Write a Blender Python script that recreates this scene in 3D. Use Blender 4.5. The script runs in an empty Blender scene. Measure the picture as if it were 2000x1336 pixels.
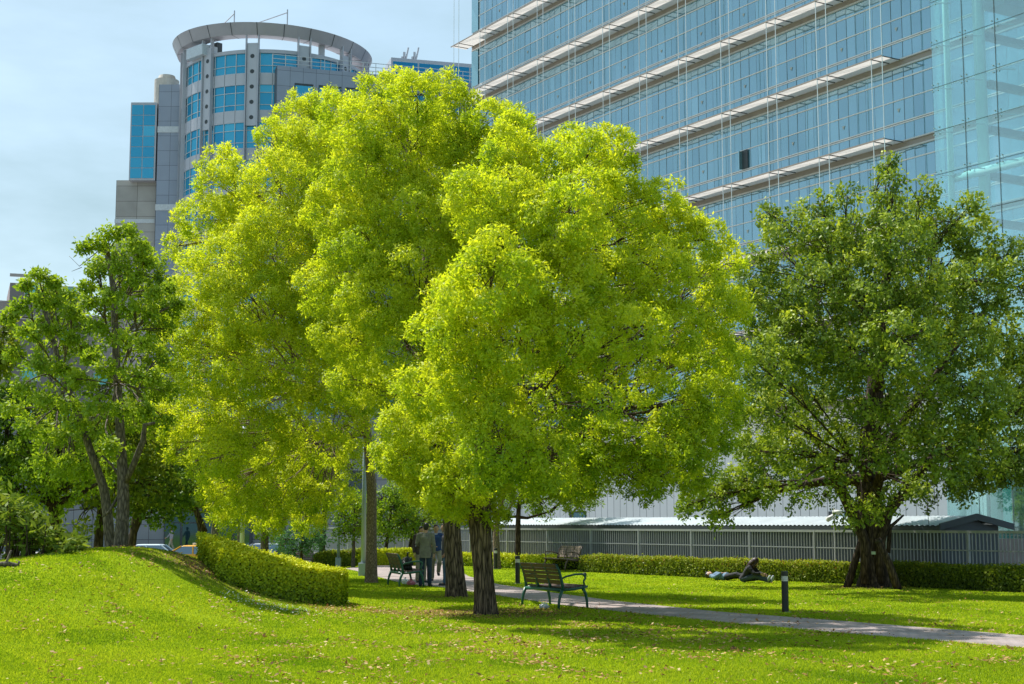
import bpy, bmesh, math, random
import numpy as np
from mathutils import Vector, Matrix
random.seed(7)
RNG = np.random.default_rng(11)
SC = bpy.context.scene
COL = SC.collection
PI = math.pi
R = math.radians

# ------------------------------------------------------------------ camera maths
CAM_Z = 1.72
FPX = 2960.0
TILT = math.atan((1022 - 668) / FPX)
CT, ST = math.cos(TILT), math.sin(TILT)

def ray(u, v):
    a = (u - 1000) / FPX
    b = (668 - v) / FPX
    return a, CT - b * ST, ST + b * CT

def at(u, v, Y):
    """world point seen at photo pixel (u, v) at ground distance Y"""
    x, y, z = ray(u, v)
    k = Y / y
    return Vector((x * k, Y, CAM_Z + z * k))

def zat(v, Y):
    return at(1000, v, Y).z

def sst(a, b, t):
    t = np.clip((np.asarray(t, float) - a) / (b - a), 0, 1)
    return t * t * (3 - 2 * t)

def terrain(x, y):
    x = np.asarray(x, float); y = np.asarray(y, float)
    dx = x + 7.9
    sx = np.where(dx < 0, 3.0, 1.62)
    dy = y - 31.0
    sy = np.where(dy < 0, 7.2, 5.0)
    gx_ = np.where(dx < 0, dx * dx / (2 * sx * sx), np.abs(dx / 1.85) ** 2.1 / 2)
    m = 1.24 * np.exp(-gx_) * np.exp(-dy * dy / (2 * sy * sy))
    # a gentle swell at the foot of the mound, and the street side that lies lower
    w = sst(46, 72, y) * sst(-5, -13, x)
    far = sst(105, 140, y)
    low = -0.82 * np.maximum(w, far)
    und = 0.025 * np.sin(x * 0.9 + y * 0.35) + 0.02 * np.sin(x * 0.33 - y * 0.6 + 1.0)
    und = und * sst(34, 26, y) * sst(-1.0, -4.0, x)
    return m + low + und

def tz(x, y):
    return float(terrain(x, y))

def gp(u, v):
    """where the sight line through a photo pixel meets the ground"""
    dx, dy, dz = ray(u, v)
    t = 8.0
    while t < 400:
        if CAM_Z + dz * t <= tz(dx * t, dy * t):
            break
        t += 0.02
    return Vector((dx * t, dy * t, tz(dx * t, dy * t)))

# ------------------------------------------------------------------ scene helpers
def tag(o, label=None, cat=None, group=None, kind=None):
    if label: o['label'] = label
    if cat: o['category'] = cat
    if group: o['group'] = group
    if kind: o['kind'] = kind
    return o

def empty(name, loc=(0, 0, 0), rz=0.0, label=None, cat=None, group=None):
    o = bpy.data.objects.new(name, None)
    o.empty_display_size = 0.2
    COL.objects.link(o)
    o.location = loc
    o.rotation_euler = (0, 0, rz)
    return tag(o, label, cat, group)

def copy_tree(o, parent=None):
    c = o.copy(); COL.objects.link(c)
    c.parent = parent
    for ch in list(o.children):
        copy_tree(ch, c)
    return c

class MB:
    def __init__(s):
        s.v = []; s.f = []
    def add(s, vs, fs):
        b = len(s.v)
        s.v.extend([tuple(p) for p in vs])
        s.f.extend([tuple(b + i for i in f) for f in fs])
    def box(s, x0, x1, y0, y1, z0, z1):
        s.add([(x0, y0, z0), (x1, y0, z0), (x1, y1, z0), (x0, y1, z0),
               (x0, y0, z1), (x1, y0, z1), (x1, y1, z1), (x0, y1, z1)],
              [(3, 2, 1, 0), (4, 5, 6, 7), (0, 1, 5, 4), (1, 2, 6, 5), (2, 3, 7, 6), (3, 0, 4, 7)])
    def obox(s, c, ax, ay, az):
        c = Vector(c); ax = Vector(ax); ay = Vector(ay); az = Vector(az)
        P = [c - ax - ay - az, c + ax - ay - az, c + ax + ay - az, c - ax + ay - az,
             c - ax - ay + az, c + ax - ay + az, c + ax + ay + az, c - ax + ay + az]
        s.add(P, [(3, 2, 1, 0), (4, 5, 6, 7), (0, 1, 5, 4), (1, 2, 6, 5), (2, 3, 7, 6), (3, 0, 4, 7)])
    def quad(s, a, b, c, d):
        s.add([a, b, c, d], [(0, 1, 2, 3)])
    def tube(s, pts, rad, n=8, caps=True, ratio=1.0, up=None):
        pts = [Vector(p) for p in pts]
        if not isinstance(rad, (list, tuple)): rad = [rad] * len(pts)
        b = len(s.v); m = len(pts)
        prev = None
        for i, p in enumerate(pts):
            t = (pts[min(i + 1, m - 1)] - pts[max(i - 1, 0)])
            if t.length < 1e-9: t = Vector((0, 0, 1))
            t.normalize()
            if prev is None:
                ref = Vector(up) if up is not None else (Vector((1, 0, 0)) if abs(t.x) < 0.9 else Vector((0, 1, 0)))
            else:
                ref = prev
            n1 = (ref - t * ref.dot(t))
            if n1.length < 1e-6: n1 = t.orthogonal()
            n1.normalize(); n2 = t.cross(n1); prev = n1
            for k in range(n):
                a = 2 * PI * k / n
                q = p + n1 * (math.cos(a) * rad[i]) + n2 * (math.sin(a) * rad[i] * ratio)
                s.v.append(tuple(q))
        for i in range(m - 1):
            for k in range(n):
                k2 = (k + 1) % n
                s.f.append((b + i * n + k, b + i * n + k2, b + (i + 1) * n + k2, b + (i + 1) * n + k))
        if caps:
            s.f.append(tuple(b + k for k in range(n - 1, -1, -1)))
            s.f.append(tuple(b + (m - 1) * n + k for k in range(n)))
    def ell(s, c, r, nu=14, nv=9, M=None):
        c = Vector(c); b = len(s.v)
        if not isinstance(r, (list, tuple, Vector)): r = (r, r, r)
        def P(x, y, z):
            p = Vector((x * r[0], y * r[1], z * r[2]))
            if M is not None: p = M @ p
            return tuple(c + p)
        s.v.append(P(0, 0, -1))
        for i in range(1, nv):
            th = -PI / 2 + PI * i / nv
            for k in range(nu):
                a = 2 * PI * k / nu
                s.v.append(P(math.cos(th) * math.cos(a), math.cos(th) * math.sin(a), math.sin(th)))
        s.v.append(P(0, 0, 1))
        top = len(s.v) - 1
        for k in range(nu):
            k2 = (k + 1) % nu
            s.f.append((b, b + 1 + k2, b + 1 + k))
            s.f.append((top, b + 1 + (nv - 2) * nu + k, b + 1 + (nv - 2) * nu + k2))
        for i in range(nv - 2):
            for k in range(nu):
                k2 = (k + 1) % nu
                o = b + 1 + i * nu
                s.f.append((o + k, o + k2, o + nu + k2, o + nu + k))
    def prism(s, prof, y0, y1):
        """profile in x,z, extruded along y"""
        n = len(prof)
        vs = [(x, y0, z) for x, z in prof] + [(x, y1, z) for x, z in prof]
        fs = [tuple(range(n)), tuple(range(2 * n - 1, n - 1, -1))]
        for i in range(n):
            j = (i + 1) % n
            fs.append((j, i, n + i, n + j))
        s.add(vs, fs)
    def build(s, name, mat, parent=None, smooth=False, bevel=0.0):
        me = bpy.data.meshes.new(name)
        me.from_pydata(s.v, [], s.f)
        me.validate()
        me.update()
        if mat: me.materials.append(mat)
        if smooth:
            me.polygons.foreach_set('use_smooth', [True] * len(me.polygons))
        o = bpy.data.objects.new(name, me)
        COL.objects.link(o)
        if parent is not None: o.parent = parent
        if bevel:
            m = o.modifiers.new('bevel', 'BEVEL'); m.width = bevel; m.segments = 2; m.limit_method = 'ANGLE'
        return o

def np_mesh(name, V, nper, mat, parent=None, attr=None, smooth=False):
    """V: (F*nper, 3) verts, faces of nper consecutive verts"""
    V = np.ascontiguousarray(V, dtype=np.float32)
    nf = len(V) // nper
    me = bpy.data.meshes.new(name)
    me.vertices.add(len(V)); me.vertices.foreach_set('co', V.ravel())
    me.loops.add(len(V)); me.loops.foreach_set('vertex_index', np.arange(len(V), dtype=np.int32))
    me.polygons.add(nf)
    me.polygons.foreach_set('loop_start', np.arange(0, nf * nper, nper, dtype=np.int32))
    me.polygons.foreach_set('loop_total', np.full(nf, nper, dtype=np.int32))
    me.update(calc_edges=True)
    if attr is not None:
        a = me.attributes.new('tint', 'FLOAT', 'FACE')
        a.data.foreach_set('value', np.ascontiguousarray(attr, dtype=np.float32))
    me.materials.append(mat)
    o = bpy.data.objects.new(name, me); COL.objects.link(o)
    if parent is not None: o.parent = parent
    return o

# ------------------------------------------------------------------ materials
def new_mat(name):
    m = bpy.data.materials.new(name); m.use_nodes = True
    nt = m.node_tree
    for n in list(nt.nodes): nt.nodes.remove(n)
    out = nt.nodes.new('ShaderNodeOutputMaterial')
    return m, nt, out

def N(nt, t, **kw):
    n = nt.nodes.new(t)
    for k, v in kw.items():
        if k.startswith('i_'):
            n.inputs[k[2:].replace('_', ' ')].default_value = v
        else:
            setattr(n, k, v)
    return n

def ramp(nt, stops):
    n = nt.nodes.new('ShaderNodeValToRGB')
    el = n.color_ramp.elements
    while len(el) > 1: el.remove(el[-1])
    el[0].position = stops[0][0]; el[0].color = (*stops[0][1], 1)
    for p, c in stops[1:]:
        e = el.new(p); e.color = (*c, 1)
    return n

def coords(nt, scale=(1, 1, 1), kind='Object'):
    tc = N(nt, 'ShaderNodeTexCoord')
    mp = N(nt, 'ShaderNodeMapping')
    mp.inputs['Scale'].default_value = scale
    nt.links.new(tc.outputs[kind], mp.inputs['Vector'])
    return mp.outputs['Vector']

def paint(name, c, rough=0.5, var=0.12, scale=6.0, metal=0.0, bump=0.0, bscale=40.0, spec=0.5):
    """a plain surface with uneven tone"""
    m, nt, out = new_mat(name)
    b = N(nt, 'ShaderNodeBsdfPrincipled')
    b.inputs['Roughness'].default_value = rough
    b.inputs['Metallic'].default_value = metal
    b.inputs['Specular IOR Level'].default_value = spec
    v = coords(nt)
    no = N(nt, 'ShaderNodeTexNoise', i_Scale=scale, i_Detail=5.0, i_Roughness=0.6)
    nt.links.new(v, no.inputs['Vector'])
    lo = tuple(x * (1 - var) for x in c); hi = tuple(min(1, x * (1 + var)) for x in c)
    rp = ramp(nt, [(0.3, lo), (0.7, hi)])
    nt.links.new(no.outputs['Fac'], rp.inputs['Fac'])
    nt.links.new(rp.outputs['Color'], b.inputs['Base Color'])
    if bump:
        n2 = N(nt, 'ShaderNodeTexNoise', i_Scale=bscale, i_Detail=4.0)
        nt.links.new(v, n2.inputs['Vector'])
        bp = N(nt, 'ShaderNodeBump', i_Strength=bump, i_Distance=0.02)
        nt.links.new(n2.outputs['Fac'], bp.inputs['Height'])
        nt.links.new(bp.outputs['Normal'], b.inputs['Normal'])
    nt.links.new(b.outputs['BSDF'], out.inputs['Surface'])
    return m

def leaf_mat(name, stops, trans=0.45, gloss=0.02, tboost=(1.25, 1.2, 0.7), rough=0.5):
    m, nt, out = new_mat(name)
    at_ = N(nt, 'ShaderNodeAttribute', attribute_name='tint')
    rp = ramp(nt, stops)
    nt.links.new(at_.outputs['Fac'], rp.inputs['Fac'])
    d = N(nt, 'ShaderNodeBsdfDiffuse')
    t = N(nt, 'ShaderNodeBsdfTranslucent')
    mul = N(nt, 'ShaderNodeMix', data_type='RGBA', blend_type='MULTIPLY')
    mul.inputs['Factor'].default_value = 1.0
    nt.links.new(rp.outputs['Color'], mul.inputs['A'])
    mul.inputs['B'].default_value = (*tboost, 1)
    nt.links.new(rp.outputs['Color'], d.inputs['Color'])
    nt.links.new(mul.outputs['Result'], t.inputs['Color'])
    mx = N(nt, 'ShaderNodeMixShader'); mx.inputs['Fac'].default_value = trans
    nt.links.new(d.outputs[0], mx.inputs[1]); nt.links.new(t.outputs[0], mx.inputs[2])
    g = N(nt, 'ShaderNodeBsdfGlossy'); g.inputs['Roughness'].default_value = rough
    mx2 = N(nt, 'ShaderNodeMixShader'); mx2.inputs['Fac'].default_value = gloss
    nt.links.new(mx.outputs[0], mx2.inputs[1]); nt.links.new(g.outputs[0], mx2.inputs[2])
    nt.links.new(mx2.outputs[0], out.inputs['Surface'])
    return m

def bark_mat(name, lo, hi, scale=(14, 14, 2.2), bump=0.8, dist=0.03):
    m, nt, out = new_mat(name)
    b = N(nt, 'ShaderNodeBsdfPrincipled'); b.inputs['Roughness'].default_value = 0.9
    b.inputs['Specular IOR Level'].default_value = 0.15
    v = coords(nt, scale)
    w = N(nt, 'ShaderNodeTexNoise', i_Scale=1.0, i_Detail=2.0)
    nt.links.new(v, w.inputs['Vector'])
    vo = N(nt, 'ShaderNodeTexVoronoi', feature='DISTANCE_TO_EDGE')
    vo.inputs['Scale'].default_value = 1.6
    mix = N(nt, 'ShaderNodeMix', data_type='RGBA', blend_type='LINEAR_LIGHT')
    mix.inputs['Factor'].default_value = 0.35
    nt.links.new(v, mix.inputs['A']); nt.links.new(w.outputs['Color'], mix.inputs['B'])
    nt.links.new(mix.outputs['Result'], vo.inputs['Vector'])
    n2 = N(nt, 'ShaderNodeTexNoise', i_Scale=3.0, i_Detail=6.0)
    nt.links.new(v, n2.inputs['Vector'])
    ad = N(nt, 'ShaderNodeMath', operation='MULTIPLY_ADD')
    nt.links.new(n2.outputs['Fac'], ad.inputs[0]); ad.inputs[1].default_value = 0.5
    nt.links.new(vo.outputs['Distance'], ad.inputs[2])
    rp = ramp(nt, [(0.2, lo), (0.75, hi)])
    nt.links.new(ad.outputs[0], rp.inputs['Fac'])
    nt.links.new(rp.outputs['Color'], b.inputs['Base Color'])
    bp = N(nt, 'ShaderNodeBump', i_Strength=bump, i_Distance=dist)
    nt.links.new(ad.outputs[0], bp.inputs['Height'])
    nt.links.new(bp.outputs['Normal'], b.inputs['Normal'])
    nt.links.new(b.outputs['BSDF'], out.inputs['Surface'])
    return m

def glass_mat(name, lo, hi, refl=(0.8, 0.9, 1.0), fac=0.45, rough=0.03):
    """coated facade glass: a reflecting skin over dim rooms, uneven pane by pane"""
    m, nt, out = new_mat(name)
    a = N(nt, 'ShaderNodeAttribute', attribute_name='tint')
    rp = ramp(nt, [(0.0, lo), (1.0, hi)])
    nt.links.new(a.outputs['Fac'], rp.inputs['Fac'])
    d = N(nt, 'ShaderNodeBsdfDiffuse')
    nt.links.new(rp.outputs['Color'], d.inputs['Color'])
    g = N(nt, 'ShaderNodeBsdfGlossy'); g.inputs['Roughness'].default_value = rough
    g.inputs['Color'].default_value = (*refl, 1)
    mx = N(nt, 'ShaderNodeMixShader')
    lw = N(nt, 'ShaderNodeLayerWeight', i_Blend=0.35)
    ma = N(nt, 'ShaderNodeMath', operation='MULTIPLY_ADD')
    nt.links.new(lw.outputs['Fresnel'], ma.inputs[0]); ma.inputs[1].default_value = 0.5; ma.inputs[2].default_value = fac
    ma.use_clamp = True
    nt.links.new(ma.outputs[0], mx.inputs['Fac'])
    nt.links.new(d.outputs[0], mx.inputs[1]); nt.links.new(g.outputs[0], mx.inputs[2])
    nt.links.new(mx.outputs[0], out.inputs['Surface'])
    return m

def clear_glass(name, tint, rtint=(1, 1, 1), fac=0.12):
    m, nt, out = new_mat(name)
    t = N(nt, 'ShaderNodeBsdfTransparent'); t.inputs['Color'].default_value = (*tint, 1)
    g = N(nt, 'ShaderNodeBsdfGlossy'); g.inputs['Roughness'].default_value = 0.02
    g.inputs['Color'].default_value = (*rtint, 1)
    mx = N(nt, 'ShaderNodeMixShader'); mx.inputs['Fac'].default_value = fac
    nt.links.new(t.outputs[0], mx.inputs[1]); nt.links.new(g.outputs[0], mx.inputs[2])
    nt.links.new(mx.outputs[0], out.inputs['Surface'])
    return m

def joint_mat(name, base, joint, sx, sy, sz, w=0.02, rough=0.6, var=0.08, off=(0, 0, 0)):
    """wall panels with thin joints; one panel measures sx, sy, sz (0 = no joints along that axis)"""
    m, nt, out = new_mat(name)
    b = N(nt, 'ShaderNodeBsdfPrincipled'); b.inputs['Roughness'].default_value = rough
    tc = N(nt, 'ShaderNodeTexCoord')
    sp = N(nt, 'ShaderNodeSeparateXYZ'); nt.links.new(tc.outputs['Object'], sp.inputs[0])
    last = None; cells = []
    for k, (ax, s_) in enumerate(zip('XYZ', (sx, sy, sz))):
        if not s_: continue
        d = N(nt, 'ShaderNodeMath', operation='MULTIPLY_ADD')
        nt.links.new(sp.outputs[ax], d.inputs[0]); d.inputs[1].default_value = 1.0 / s_; d.inputs[2].default_value = off[k] + 1000
        fr = N(nt, 'ShaderNodeMath', operation='FRACT'); nt.links.new(d.outputs[0], fr.inputs[0])
        fl = N(nt, 'ShaderNodeMath', operation='FLOOR'); nt.links.new(d.outputs[0], fl.inputs[0]); cells.append(fl)
        lt = N(nt, 'ShaderNodeMath', operation='LESS_THAN'); nt.links.new(fr.outputs[0], lt.inputs[0]); lt.inputs[1].default_value = w / s_
        if last is None: last = lt
        else:
            mxx = N(nt, 'ShaderNodeMath', operation='MAXIMUM')
            nt.links.new(last.outputs[0], mxx.inputs[0]); nt.links.new(lt.outputs[0], mxx.inputs[1]); last = mxx
    cb = N(nt, 'ShaderNodeCombineXYZ')
    for i, c in enumerate(cells): nt.links.new(c.outputs[0], cb.inputs[i])
    wn = N(nt, 'ShaderNodeTexWhiteNoise', noise_dimensions='3D'); nt.links.new(cb.outputs[0], wn.inputs['Vector'])
    no = N(nt, 'ShaderNodeTexNoise', i_Scale=0.7, i_Detail=6.0); nt.links.new(tc.outputs['Object'], no.inputs['Vector'])
    av = N(nt, 'ShaderNodeMath', operation='MULTIPLY_ADD')
    nt.links.new(wn.outputs['Value'], av.inputs[0]); av.inputs[1].default_value = 0.45
    nt.links.new(no.outputs['Fac'], av.inputs[2])
    rp = ramp(nt, [(0.3, tuple(x * (1 - var) for x in base)), (1.1 / 1.2, tuple(min(1, x * (1 + var)) for x in base))])
    nt.links.new(av.outputs[0], rp.inputs['Fac'])
    mix = N(nt, 'ShaderNodeMix', data_type='RGBA')
    nt.links.new(last.outputs[0], mix.inputs['Factor'])
    nt.links.new(rp.outputs['Color'], mix.inputs['A']); mix.inputs['B'].default_value = (*joint, 1)
    nt.links.new(mix.outputs['Result'], b.inputs['Base Color'])
    nt.links.new(b.outputs['BSDF'], out.inputs['Surface'])
    return m

M = {}
# camphor: bronze-yellow new growth at the tips, older green inside
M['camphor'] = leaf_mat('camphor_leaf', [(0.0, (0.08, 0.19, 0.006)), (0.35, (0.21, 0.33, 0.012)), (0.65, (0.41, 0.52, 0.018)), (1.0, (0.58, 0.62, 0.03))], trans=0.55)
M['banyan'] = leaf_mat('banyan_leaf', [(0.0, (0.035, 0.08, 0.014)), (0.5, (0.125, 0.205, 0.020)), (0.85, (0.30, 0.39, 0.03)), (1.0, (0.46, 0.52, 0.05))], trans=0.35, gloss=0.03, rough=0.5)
M['street_leaf'] = leaf_mat('street_leaf', [(0.0, (0.07, 0.14, 0.012)), (0.5, (0.19, 0.30, 0.018)), (1.0, (0.38, 0.48, 0.03))], trans=0.48)
M['dark_leaf'] = leaf_mat('dark_leaf', [(0.0, (0.025, 0.055, 0.010)), (0.5, (0.065, 0.135, 0.015)), (1.0, (0.15, 0.24, 0.025))], trans=0.3)
M['olive_leaf'] = leaf_mat('olive_leaf', [(0.0, (0.045, 0.08, 0.010)), (0.5, (0.13, 0.18, 0.018)), (1.0, (0.26, 0.31, 0.03))], trans=0.35)
M['lime_leaf'] = leaf_mat('lime_leaf', [(0.0, (0.05, 0.12, 0.006)), (0.5, (0.15, 0.27, 0.01)), (1.0, (0.32, 0.40, 0.02))], trans=0.45)
M['blue_leaf'] = leaf_mat('blue_leaf', [(0.0, (0.02, 0.07, 0.03)), (0.5, (0.05, 0.14, 0.06)), (1.0, (0.10, 0.21, 0.08))], trans=0.35)
M['broad_leaf'] = leaf_mat('broad_leaf', [(0.0, (0.035, 0.075, 0.010)), (0.5, (0.10, 0.16, 0.018)), (1.0, (0.24, 0.30, 0.04))], trans=0.35, gloss=0.012)
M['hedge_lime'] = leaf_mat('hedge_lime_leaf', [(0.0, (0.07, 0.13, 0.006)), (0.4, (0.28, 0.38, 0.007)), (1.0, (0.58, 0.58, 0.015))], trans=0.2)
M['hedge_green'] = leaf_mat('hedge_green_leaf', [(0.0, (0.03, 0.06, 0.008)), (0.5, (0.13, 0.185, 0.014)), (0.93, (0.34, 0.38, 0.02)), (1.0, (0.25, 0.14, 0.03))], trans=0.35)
M['grass'] = leaf_mat('grass_blade', [(0.0, (0.09, 0.19, 0.005)), (0.5, (0.27, 0.37, 0.012)), (1.0, (0.46, 0.51, 0.03))], trans=0.45, gloss=0.01)
M['litter'] = leaf_mat('fallen_leaf', [(0.0, (0.12, 0.06, 0.025)), (0.4, (0.30, 0.15, 0.05)), (0.7, (0.46, 0.29, 0.10)), (1.0, (0.54, 0.42, 0.22))], trans=0.15, tboost=(1, 1, 1))
M['petal'] = leaf_mat('petal', [(0.0, (0.6, 0.6, 0.55)), (1.0, (0.8, 0.8, 0.78))], trans=0.3, tboost=(1, 1, 1))
M['bark'] = bark_mat('furrowed_bark', (0.012, 0.009, 0.007), (0.36, 0.26, 0.175), scale=(11, 11, 1.5), bump=1.0, dist=0.09)
M['bark_pale'] = bark_mat('pale_bark', (0.10, 0.075, 0.055), (0.40, 0.30, 0.21), scale=(16, 16, 6), bump=0.6)
M['bark_grey'] = bark_mat('grey_bark', (0.06, 0.05, 0.04), (0.27, 0.22, 0.175), scale=(10, 10, 3))
M['bark_dark'] = bark_mat('dark_bark', (0.018, 0.013, 0.010), (0.14, 0.10, 0.07), scale=(9, 9, 2))
M['core'] = paint('hedge_inside', (0.012, 0.018, 0.006), 1.0)
# ------------------------------------------------------------------ vegetation
def unit(v):
    return v / np.maximum(np.linalg.norm(v, axis=-1, keepdims=True), 1e-9)

def kites(P, D, Nn, L, W):
    """leaf quads: base P, direction D, normal Nn"""
    S = unit(np.cross(D, Nn))
    L = L[:, None]; W = W[:, None]
    out = np.empty((len(P), 4, 3))
    out[:, 0] = P
    out[:, 1] = P + D * L * 0.45 + S * W * 0.5
    out[:, 2] = P + D * L
    out[:, 3] = P + D * L * 0.45 - S * W * 0.5
    return out.reshape(-1, 3)

class Crown:
    def __init__(s):
        s.V = []; s.T = []; s.tw = []
    def puff(s, pc, pr, lc, n, L, W, tint0, tspread, droop=0.25, per=11, tuft=0.75, zs=0.85):
        nt = max(2, int(n / per))
        d = unit(RNG.normal(size=(nt, 3)))
        out = pc - lc
        if np.linalg.norm(out) > 1e-6:
            d = unit(d + 0.55 * out / np.linalg.norm(out) + np.array([0, 0, 0.12]))
        rad = pr * (0.55 + 0.50 * RNG.random(nt) ** 0.5)
        tip = pc + d * rad[:, None] * np.array([1, 1, zs])
        k = RNG.poisson(per, nt) + 1
        idx = np.repeat(np.arange(nt), k)
        m = len(idx)
        P = tip[idx] + RNG.normal(size=(m, 3)) * (L * tuft)
        q = RNG.normal(size=(m, 3)); dd = d[idx]
        q -= dd * (q * dd).sum(1, keepdims=True) * 0.75
        D = unit(q + dd * 0.45 + np.array([0, 0, -droop]))
        Nn = unit(dd * 0.9 + RNG.normal(size=(m, 3)) * 0.45 + np.array([0, 0, 0.35]))
        sz = RNG.uniform(0.7, 1.25, m)
        s.V.append(kites(P, D, Nn, L * sz, W * sz))
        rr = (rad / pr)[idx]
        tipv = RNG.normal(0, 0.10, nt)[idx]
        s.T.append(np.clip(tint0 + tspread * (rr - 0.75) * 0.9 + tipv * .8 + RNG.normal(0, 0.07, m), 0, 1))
    def lobe(s, c, r, n, L, W, tint=0.6, tspread=0.5, npuff=None, droop=0.25, zs=0.9, pk=0.46, inward=None, per=11, tuft=0.75):
        c = np.array(c, float)
        if npuff is None: npuff = int(np.clip(7 + 7 * r, 7, 16))
        i0 = RNG.random() * 10; pk = pk * 0.92
        dirs = []
        for i in range(npuff):
            z = 1 - 2 * (i + 0.5) / npuff
            a = i * 2.39996 + i0
            q = math.sqrt(max(0, 1 - z * z))
            dirs.append((q * math.cos(a), q * math.sin(a), z))
        dirs = unit(np.array(dirs) + RNG.normal(0, 0.18, (npuff, 3)))
        pts = []
        for d in dirs:
            if inward is not None and float(np.dot(d, inward)) > 0.6: continue
            pc = c + d * r * RNG.uniform(0.50, 0.84) * np.array([1, 1, zs])
            pr = r * pk * RNG.uniform(0.75, 1.2)
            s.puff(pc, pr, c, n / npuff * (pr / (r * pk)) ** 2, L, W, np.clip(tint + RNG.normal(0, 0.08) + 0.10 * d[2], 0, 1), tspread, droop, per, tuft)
            pts.append(pc)
        s.tw.append((c, pts))
    def build(s, name, mat, parent, org):
        V = np.concatenate(s.V) - np.array(org)
        return np_mesh(name, V, 4, mat, parent, np.concatenate(s.T))

def bez(a, b, lift=0.25, side=None, n=6):
    a = Vector(a); b = Vector(b)
    d = b - a; ln = d.length
    c = a + d * 0.45 + Vector((0, 0, lift * ln))
    if side is not None: c += Vector(side) * ln
    out = []
    for i in range(n + 1):
        t = i / n
        out.append(a * (1 - t) ** 2 + c * 2 * t * (1 - t) + b * t * t)
    return out

def lerp(a, b, t): return a + (b - a) * t

def trunk_mesh(mb, pts, rads, n=20, flare=0.0, lump=0.06, seed=0):
    """a trunk with ribs and a root flare"""
    rs = random.Random(seed)
    P = []; Q = []
    seg = 5
    for i in range(len(pts) - 1):
        for k in range(seg):
            t = k / seg
            P.append(Vector(pts[i]).lerp(Vector(pts[i + 1]), t)); Q.append(lerp(rads[i], rads[i + 1], t))
    P.append(Vector(pts[-1])); Q.append(rads[-1])
    # smooth the line
    for _ in range(2):
        P = [P[0]] + [(P[i - 1] + P[i] * 2 + P[i + 1]) / 4 for i in range(1, len(P) - 1)] + [P[-1]]
    b = len(mb.v); m = len(P)
    ph = [rs.uniform(0, 6.28) for _ in range(6)]
    for i, p in enumerate(P):
        h = (p - P[0]).length
        for k in range(n):
            a = 2 * PI * k / n
            rib = 1 + lump * (math.sin(3 * a + ph[0] + h * 0.6) + 0.7 * math.sin(7 * a + ph[1] - h * 0.8) + 0.5 * math.sin(12 * a + ph[2] + h))
            fl = 1 + flare * math.exp(-h / (Q[0] * 1.3)) * (1 + 0.55 * math.sin(5 * a + ph[3]))
            r = Q[i] * rib * fl
            mb.v.append((p.x + math.cos(a) * r, p.y + math.sin(a) * r, p.z))
    for i in range(m - 1):
        for k in range(n):
            k2 = (k + 1) % n
            mb.f.append((b + i * n + k, b + i * n + k2, b + (i + 1) * n + k2, b + (i + 1) * n + k))
    mb.f.append(tuple(b + (m - 1) * n + k for k in range(n)))
    return P, Q

def kmeans(X, k, it=12, seed=1):
    r = np.random.default_rng(seed)
    C = X[r.choice(len(X), k, replace=False)].copy()
    for _ in range(it):
        d = ((X[:, None] - C[None]) ** 2).sum(-1); a = d.argmin(1)
        for j in range(k):
            if (a == j).any(): C[j] = X[a == j].mean(0)
    return a, C

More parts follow.
